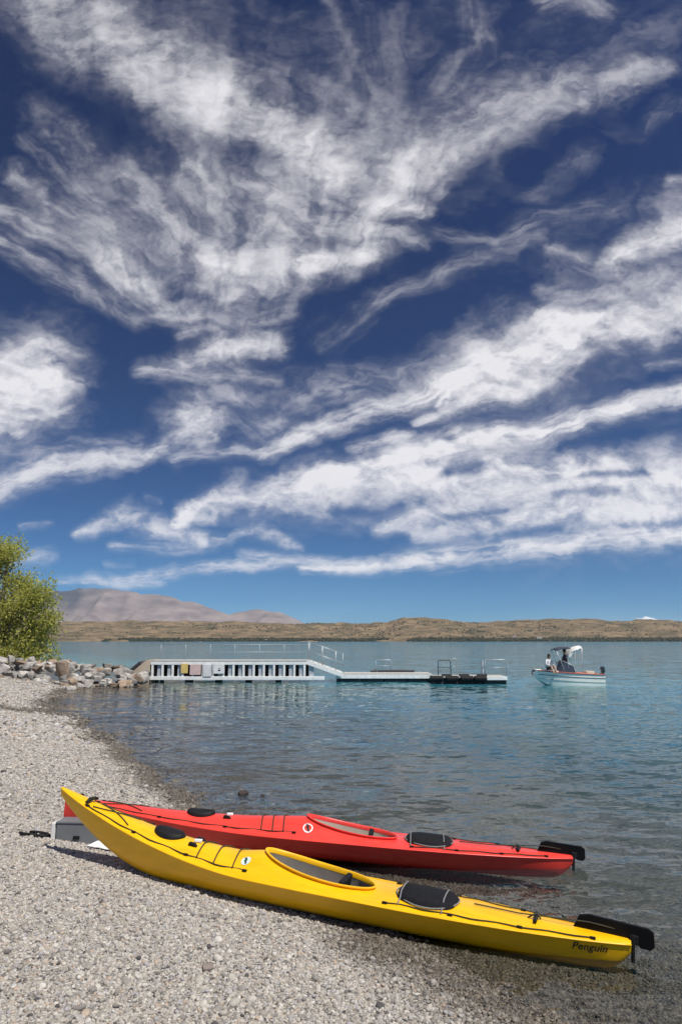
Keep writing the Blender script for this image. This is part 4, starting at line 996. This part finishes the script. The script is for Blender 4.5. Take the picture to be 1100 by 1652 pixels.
def dark_pontoon():
    t = empty('floating_pontoon', (4.42, JY-1.35, 0)); tag(t, 'black edged mooring pontoon with fenders at the outer end', 'pontoon')
    def bx(nm, c, d, m, bev=.01, par=t): mb = MB(); mb.box(c, d); return mb.build(nm, m, par, bevel=bev)
    L = 3.45
    for i in range(3):
        w = L/3; bx('float', (w*(i+.5), .8, .02), (w-.05, 1.5, .36), M_JDARK, .03)
    n = 18
    for i in range(n): w = L/n; bx('deck_board', (w*(i+.5), .8, .33), (w-.012, 1.66, .035), M_DECKB, 0)
    bx('edge_beam', (2.95, -.03, .26), (.98, .09, .16), M_JWHITE)
    for x in (.1, .82, 1.52, 2.16):                                # round black fenders along the front
        mb = MB(); mb.tube([(x-.31, -.08, .25), (x-.28, -.08, .25), (x+.28, -.08, .25), (x+.31, -.08, .25)], [.06, .14, .14, .06], 12); mb.build('fender', M_BLACK, t, smooth=True)
    for x in (.62, 1.45, 2.3): bx('bollard_block', (x, .25, .40), (.45, .3, .10), M_JDARK)
    hoop(t, .35, 1.2, .345, .62, .72, M_JDARK); hoop(t, 1.0, 1.45, .345, .30, .80)
    hoop(t, 2.45, .15, .345, 1.0, .78)
    mb = MB(); mb.tube([(2.36, .35, .34), (2.36, .35, 1.08)], .055, 8); mb.build('mooring_post', M_JGREY, t, smooth=True)
dark_pontoon()

# ------------------------------------------------------------------ motor boat with two people
M_GEL = simple('cream_gelcoat', (.95, .92, .82), .4, .06, 3, coat=.2); M_ANTI = simple('weedy_waterline', (.20, .25, .19), .6, .3, 5)
M_STRIPE = simple('red_gunwale', (.46, .10, .07), .45, .15, 5); M_CANVAS = simple('white_canvas', (.78, .77, .73), .8, .06, 6, .2, 30); M_NAVY = simple('navy_canvas', (.045, .05, .075), .8, .2, 8)
M_CUSHION = simple('beige_vinyl', (.62, .52, .42), .5, .1, 8); M_DGLASS = simple('smoked_perspex', (.06, .07, .09), .12, .1, 4); M_ENG = simple('outboard_black', (.02, .022, .028), .3, .2, 8, coat=.4)
M_SKIN = simple('skin', (.50, .30, .21), .55, .08, 20); M_HAIR = simple('dark_hair', (.015, .011, .010), .6, .3, 60, .3, 120)
M_PURPLE = simple('dark_purple_shirt', (.055, .035, .065), .85, .25, 20, .3, 60); M_WSHIRT = simple('white_shirt', (.78, .75, .74), .85, .06, 20, .3, 60); M_SHORT = simple('dark_shorts', (.07, .045, .045), .85, .2, 20); M_STEELP = simple('pale_tube', (.7, .7, .68), .35, .1, 10, metal=.4)
def motor_boat():
    t = empty('motor_boat', (10.55, 32.6, 0), R(-4)); tag(t, 'small cream motor boat with white canopy moored off the pontoon', 'boat')
    L, B = 3.35, .78                                           # local x: bow 0 -> stern L after shift
    S = np.linspace(0, 1, 22); sec = [(0, 0), (.55, .05), (.93, .16), (.985, .55), (1.0, 1.0)]
    def hb(s): return B*(1-(1-min(1, s*1.45))**2.2)*(1-.06*max(0, s-.6))+.02
    def zk(s): return -.16+.46*max(0, 1-s/.30)**1.9
    def zs(s): return .50+.17*(1-s)**1.6
    v = []; n = len(sec)*2-1
    for s in S:
        r = [(-hb(s)*a, zk(s)+(zs(s)-zk(s))*b_) for a, b_ in sec[::-1]]+[(hb(s)*a, zk(s)+(zs(s)-zk(s))*b_) for a, b_ in sec[1:]]
        rk = .10*(1-s)**3
        v += [(s*L-L/2-(rk*(z+.16)), y, z) for y, z in r]
    f = [(i*n+j, i*n+j+1, (i+1)*n+j+1, (i+1)*n+j) for i in range(len(S)-1) for j in range(n-1)]; f.append(tuple((len(S)-1)*n+j for j in range(n)))
    mb = MB().add(v, f); mb.build('hull', M_GEL, t, smooth=35, recalc=True)
    # inner floor and foredeck
    mb = MB(); v = []
    for s in S: v += [(s*L-L/2+.02, -hb(s)*.86, .10+.16*(1-s)**2), (s*L-L/2+.02, hb(s)*.86, .10+.16*(1-s)**2)]
    mb.add(v, [(2*i, 2*i+1, 2*i+3, 2*i+2) for i in range(len(S)-1)]); mb.build('floor', M_GEL, t)
    mb = MB(); v = []; fd = [s for s in S if s < .36]
    for s in fd:
        for u in np.linspace(-1, 1, 7): v.append((s*L-L/2-.05*(1-s)**3, hb(s)*u, zs(s)+.005+.05*(1-u*u)))
    mb.add(v, [(i*7+j, i*7+j+1, (i+1)*7+j+1, (i+1)*7+j) for i in range(len(fd)-1) for j in range(6)]); mb.build('foredeck', M_GEL, t, smooth=True)
    # gunwale, rub strips, waterline stain
    for nm, dz, r, m in (('gunwale', 0, .032, M_STRIPE), ('rub_strip', -.17, .014, M_JDARK), ('rub_strip', -.36, .008, M_ANTI)):
        for sg in (-1, 1):
            pts = []
            for s in S[1:]:
                z = zs(s)+dz; tt = (z-zk(s))/(zs(s)-zk(s)); y = hb(s)*float(np.interp(tt, [b_ for a, b_ in sec], [a for a, b_ in sec]))
                pts.append((s*L-L/2-.10*(1-s)**3*(z+.16), sg*(y+.006), z))
            MB().tube(pts, r, 6).build(nm, m, t, smooth='all')
    # side lockers, windscreen, cabin front
    def bx(nm, c, d, m, bev=.015, rot=None, par=t): mb = MB(); mb.box(c, d, rot); return mb.build(nm, m, par, bevel=bev, smooth=True)
    bx('console', (-.42, .22, .42), (.30, .50, .55), M_CUSHION); bx('helm_seat', (.10, .22, .36), (.36, .42, .42), M_CUSHION)
    bx('helm_seat', (.10, -.36, .36), (.36, .36, .42), M_STRIPE)
    bx('rear_locker', (1.15, .28, .42), (.42, .7, .40), M_CUSHION); bx('rear_locker', (.62, -.45, .38), (.5, .2, .36), M_STRIPE)
    ws = empty('windscreen', (0, 0, 0)); ws.parent = t
    for sg in (-1, 1):
        mb = MB(); mb.add([(-.62, sg*.03, .62), (-.50, sg*.66, .58), (-.30, sg*.62, 1.06), (-.42, sg*.03, 1.12)], [(0, 1, 2, 3)]); o = mb.build('pane', M_DGLASS, ws); md = o.modifiers.new('thickness', 'SOLIDIFY'); md.thickness = .008
        mb = MB(); mb.add([(-.50, sg*.665, .57), (.22, sg*.72, .53), (.12, sg*.68, .88), (-.30, sg*.62, 1.06)], [(0, 1, 2, 3)]); o = mb.build('pane', M_DGLASS, ws); md = o.modifiers.new('thickness', 'SOLIDIFY'); md.thickness = .008
        MB().tube([(.22, sg*.72, .54), (.12, sg*.68, .88), (-.30, sg*.62, 1.07), (-.42, 0, 1.125)], .014, 6).build('frame', M_STEELP, ws, smooth='all')
    # bimini: navy front half, white rear half rolled down like an arch
    mb = MB(); v = []; xs_ = np.linspace(-.72, .05, 7)
    for x in xs_:
        for u in np.linspace(-1, 1, 9): v.append((x, .62*u, 1.74-.07*u*u-.10*max(0, (-.35-x)/.35)**1.5))
    mb.add(v, [(i*9+j, i*9+j+1, (i+1)*9+j+1, (i+1)*9+j) for i in range(6) for j in range(8)]); o = mb.build('front_canopy', M_NAVY, t, smooth='all'); md = o.modifiers.new('t', 'SOLIDIFY'); md.thickness = .035
    mb = MB(); v = []; path = [(-.12, 1.22), (-.06, 1.38), (.06, 1.54), (.22, 1.66), (.40, 1.73), (.62, 1.765)]
    for x, z in path:
        for u in np.linspace(-1, 1, 9): v.append((x, .645*u, z+.02-.07*u*u))
    mb.add(v, [(i*9+j, i*9+j+1, (i+1)*9+j+1, (i+1)*9+j) for i in range(len(path)-1) for j in range(8)]); o = mb.build('rear_canopy', M_CANVAS, t, smooth='all'); md = o.modifiers.new('t', 'SOLIDIFY'); md.thickness = .11
    for sg in (-1, 1):
        MB().tube([(-.12, sg*.66, .55), (-.13, sg*.65, 1.2), (.06, sg*.645, 1.5), (.62, sg*.63, 1.70)], .018, 6).build('canopy_pole', M_STEELP, t, smooth='all')
        MB().tube([(-.30, sg*.66, .55), (-.52, sg*.62, 1.2), (-.70, sg*.6, 1.58)], .016, 6).build('canopy_pole', M_STEELP, t, smooth='all')
        MB().tube([(.55, sg*.70, .52), (.62, sg*.63, 1.70)], .010, 6).build('canopy_pole', M_STEELP, t, smooth='all')
    MB().tube([(.05, .5, 1.72), (.06, .5, 2.05)], .008, 5).build('aerial', M_STEELP, t)
    # bow rail and anchor
    for sg in (-1, 1):
        MB().tube([(-.75, sg*.62, .60), (-1.15, sg*.46, .86), (-1.55, sg*.16, .92), (-1.66, 0, .92)], .012, 6).build('bow_rail', M_STEELP, t, smooth='all')
    bx('anchor_roller', (-1.74, 0, .64), (.22, .10, .08), M_JDARK, .01); MB().tube([(-1.82, 0, .62), (-1.90, -.02, .52), (-1.84, -.1, .45)], .03, 6).build('anchor', M_JDARK, t, smooth='all')
    # outboard
    ob = empty('outboard_motor', (0, 0, 0)); ob.parent = t
    mb = MB(); mb.box((1.79, 0, .70), (.21, .2, .28), (0, R(-8), 0)); mb.build('cowl', M_ENG, ob, bevel=.05, smooth=True)
    mb = MB(); mb.box((1.79, 0, .28), (.12, .09, .70)); mb.build('leg', M_ENG, ob, bevel=.02); mb = MB(); mb.box((1.72, 0, .46), (.12, .2, .16)); mb.build('bracket', M_JDARK, ob, bevel=.01)
    t.scale = (.88, .88, 1.0)
    return t
boat = motor_boat()

def person(loc, rz, J, E, regions, label, hair):
    """one continuous skinned body from a joint graph, coloured by nearest bone"""
    names = list(J); me = bpy.data.meshes.new('person'); me.from_pydata([J[n_][:3] for n_ in names], [(names.index(a), names.index(b_)) for a, b_ in E], [])
    tmp = bpy.data.objects.new('tmp', me); COL.objects.link(tmp)
    sk = tmp.modifiers.new('skin', 'SKIN'); sk.use_smooth_shade = True
    for i, n_ in enumerate(names): me.skin_vertices[0].data[i].radius = (J[n_][3], J[n_][3]*(J[n_][4] if len(J[n_]) > 4 else 1))
    for i, n_ in enumerate(names): me.skin_vertices[0].data[i].use_root = (n_ == 'pelvis')
    ss_ = tmp.modifiers.new('sub', 'SUBSURF'); ss_.levels = 2; ss_.render_levels = 2
    bpy.context.view_layer.update()
    body = bpy.data.meshes.new_from_object(tmp.evaluated_get(bpy.context.evaluated_depsgraph_get())); bpy.data.objects.remove(tmp)
    mats = [M_SKIN]+[m for m, _ in regions]; body.materials.clear(); [body.materials.append(m) for m in mats]
    seg = [(Vector(J[a][:3]), Vector(J[b_][:3]), (a, b_)) for a, b_ in E]
    for p in body.polygons:
        c_ = p.center; best = None
        for a, b_, key in seg:
            ab = b_-a; u = max(0, min(1, (c_-a).dot(ab)/max(ab.length_squared, 1e-9))); d_ = (c_-a-ab*u).length
            if best is None or d_ < best[0]: best = (d_, key)
        for i, (m, keys) in enumerate(regions):
            if best[1] in keys: p.material_index = i+1
    body.polygons.foreach_set('use_smooth', [True]*len(body.polygons))
    o = link_mesh('person', body, None, loc, (0, 0, rz)); tag(o, label, 'person')
    hx, hy, hz = J['head'][:3]
    b = bmesh.new(); bmesh.ops.create_icosphere(b, subdivisions=3, radius=1.0)
    for v in b.verts:
        c_ = v.co; lift = 1.0+.05*math.sin(9*c_.x+5*c_.y); front = c_.x > .35 and c_.z < .45
        k = .80 if front else 1.0
        v.co = (hx-.012+c_.x*.102*k*lift, hy+c_.y*.094*k*lift, hz+.03+c_.z*(.118 if c_.z > 0 else hair)*lift*(1 if not front else .7))
    hm = bpy.data.meshes.new('hair'); b.to_mesh(hm); b.free(); hm.materials.append(M_HAIR); hm.polygons.foreach_set('use_smooth', [True]*len(hm.polygons)); link_mesh('hair', hm, o)
    mb = MB()
    for sg in (-1, 1): mb.tube([(hx+.085, hy+sg*.032, hz+.012), (hx+.096, hy+sg*.032, hz+.012)], .010, 6)
    mb.build('eyes', M_INK, o)
    mb = MB(); mb.tube([(hx+.088, hy, hz+.01), (hx+.112, hy, hz-.025), (hx+.09, hy, hz-.035)], [.008, .014, .010], 6); mb.build('nose', M_SKIN, o, smooth='all')
    mb = MB(); mb.tube([(hx+.088, hy-.024, hz-.058), (hx+.096, hy, hz-.06), (hx+.088, hy+.024, hz-.058)], .006, 5); mb.build('mouth', M_STRIPE, o, smooth='all')
    return o
def hand_bones(J, E, tag_, w, d, side):
    """palm, four fingers of different length and a thumb, from the wrist w along d"""
    d = Vector(d).normalized(); up = Vector((0, 0, 1)) if abs(d.z) < .8 else Vector((1, 0, 0)); x = d.cross(up).normalized(); p = Vector(w)
    J['palm'+tag_] = (*(p+d*.055), .026, .6); E.append(('wrist'+tag_, 'palm'+tag_))
    for i, (o_, l) in enumerate(((-.027, .055), (-.009, .068), (.009, .064), (.027, .048))):
        a = p+d*.085+x*o_; b_ = a+d*l*.55-up*.006; c_ = b_+d*l*.35-up*.02
        for nm, q, r in (('k', a, .0095), ('m', b_, .0088), ('t', c_, .0075)): J['f%d%s%s' % (i, nm, tag_)] = (*q, r)
        E += [('palm'+tag_, 'f%dk%s' % (i, tag_)), ('f%dk%s' % (i, tag_), 'f%dm%s' % (i, tag_)), ('f%dm%s' % (i, tag_), 'f%dt%s' % (i, tag_))]
    a = p+d*.045+x*.036*side; b_ = a+d*.035+x*.022*side
    J['th0'+tag_] = (*a, .0105); J['th1'+tag_] = (*b_, .009); E += [('palm'+tag_, 'th0'+tag_), ('th0'+tag_, 'th1'+tag_)]
def helmsman():
    J = {'pelvis': (0, 0, .92, .135, .8), 'waist': (0, 0, 1.08, .125, .75), 'chest': (.01, 0, 1.28, .155, .75), 'neck0': (.01, 0, 1.44, .07), 'neck': (.02, 0, 1.50, .052), 'head': (.035, 0, 1.61, .088), 'crown': (.025, 0, 1.70, .072)}
    E = [('pelvis', 'waist'), ('waist', 'chest'), ('chest', 'neck0'), ('neck0', 'neck'), ('neck', 'head'), ('head', 'crown')]
    sh, pa = [], []
    for s, g in ((1, 'L'), (-1, 'R')):
        J['shoulder'+g] = (0, s*.185, 1.40, .066); J['elbow'+g] = (.10, s*.25, 1.14, .046); J['wrist'+g] = (.32, s*.17, 1.04, .030)
        J['hip'+g] = (0, s*.09, .86, .095); J['knee'+g] = (.03, s*.10, .48, .062); J['ankle'+g] = (-.01, s*.10, .09, .042); J['toe'+g] = (.15, s*.12, .035, .034)
        E += [('chest', 'shoulder'+g), ('shoulder'+g, 'elbow'+g), ('elbow'+g, 'wrist'+g), ('pelvis', 'hip'+g), ('hip'+g, 'knee'+g), ('knee'+g, 'ankle'+g), ('ankle'+g, 'toe'+g)]
        sh += [('chest', 'shoulder'+g), ('shoulder'+g, 'elbow'+g)]; pa += [('pelvis', 'hip'+g), ('hip'+g, 'knee'+g)]
        hand_bones(J, E, g, J['wrist'+g][:3], (.9, -.1*s, -.25), -s)
    sh += [('waist', 'chest'), ('pelvis', 'waist'), ('chest', 'neck0')]
    return J, E, [(M_PURPLE, sh), (M_SHORT, pa)]
J, E, rg_ = helmsman()
bm_ = Matrix.Translation((10.55, 32.6, 0)) @ Matrix.Rotation(R(-4), 4, 'Z') @ Matrix.Diagonal((.88, .88, 1.0, 1))
sc_ = .86
p1 = person(bm_ @ Vector((-.12, -.02, .13)), R(-9+180), J, E, rg_, 'person in dark purple shirt standing at the helm under the canopy', .10); p1.scale = (sc_, sc_, sc_)
def sitter():
    J = {'pelvis': (0, 0, .10, .13, .8), 'waist': (.0, 0, .27, .12, .75), 'chest': (.04, 0, .46, .15, .75), 'neck0': (.06, 0, .62, .065), 'neck': (.075, 0, .68, .048), 'head': (.095, 0, .79, .086), 'crown': (.085, 0, .88, .07)}
    E = [('pelvis', 'waist'), ('waist', 'chest'), ('chest', 'neck0'), ('neck0', 'neck'), ('neck', 'head'), ('head', 'crown')]; sh, pa = [], []
    for s, g in ((1, 'L'), (-1, 'R')):
        J['shoulder'+g] = (.04, s*.17, .57, .06); J['elbow'+g] = (.12, s*.23, .34, .043); J['wrist'+g] = (.30, s*.15, .27, .028)
        J['hip'+g] = (.03, s*.09, .10, .09); J['knee'+g] = (.40, s*.11, .22, .06); J['ankle'+g] = (.55, s*.10, -.10, .04); J['toe'+g] = (.68, s*.11, -.15, .032)
        E += [('chest', 'shoulder'+g), ('shoulder'+g, 'elbow'+g), ('elbow'+g, 'wrist'+g), ('pelvis', 'hip'+g), ('hip'+g, 'knee'+g), ('knee'+g, 'ankle'+g), ('ankle'+g, 'toe'+g)]
        sh += [('chest', 'shoulder'+g), ('shoulder'+g, 'elbow'+g), ('elbow'+g, 'wrist'+g)]; pa += [('pelvis', 'hip'+g), ('hip'+g, 'knee'+g)]
        hand_bones(J, E, g, J['wrist'+g][:3], (.9, -.2*s, -.1), -s)
    sh += [('waist', 'chest'), ('pelvis', 'waist'), ('chest', 'neck0')]
    return J, E, [(M_WSHIRT, sh), (M_SHORT, pa)]
J, E, rg_ = sitter()
p2 = person(bm_ @ Vector((-1.05, -.25, .66)), R(-9-60), J, E, rg_, 'person with dark hair in white shirt sitting on the bow of the boat', .20); p2.scale = (.82, .82, .82)

# ------------------------------------------------------------------ houses on the far shore
M_HWALL = simple('pale_house_wall', (.72, .70, .66), .8, .05, .3); M_HROOF = simple('grey_roof', (.30, .26, .24), .7, .1, .3)
def far_house(x, y, w, d, h, label):
    ix = np.searchsorted(fx_, x); iy = np.searchsorted(fy_, y); t = empty('house', (x, y, float(FZ[iy, ix])+.5)); tag(t, label, 'house')
    MB().box((0, 0, h/2-1), (w, d, h+2)).build('wall', M_HWALL, t); MB().prism([(-d/2-.6, h), (d/2+.6, h), (0, h+d*.32)], -w/2-.5, w/2+.5, axis='x').build('roof', M_HROOF, t)
    for k in (-1, 0, 1): MB().box((k*w*.28, -d/2-.05, h*.5), (w*.14, .2, h*.4)).build('window', M_DGLASS, t)
far_house(722, 2531, 17, 8, 6, 'long pale house on the far shore behind the boat')
far_house(640, 2560, 9, 7, 5, 'small pale house left of the long one on the far shore')
far_house(-270, 2512, 7, 6, 4, 'tiny white boat shed on the far shore above the jetty')

# ------------------------------------------------------------------ the air
def haze():
    mb = MB(); mb.box((0, 15500, 496), (34000, 34000, 1016)); m, nt, nd, lk, p = new_mat('haze'); nd.remove(p)
    v = N(nt, 'ShaderNodeVolumePrincipled'); v.inputs['Color'].default_value = (.74, .84, 1.0, 1); v.inputs['Density'].default_value = 2.6e-5; v.inputs['Anisotropy'].default_value = .2
    lk.new(v.outputs[0], nd['Material Output'].inputs['Volume'])
    tag(mb.build('haze', m), 'thin blue haze over the lake and far hills', 'haze', kind='stuff')
haze()
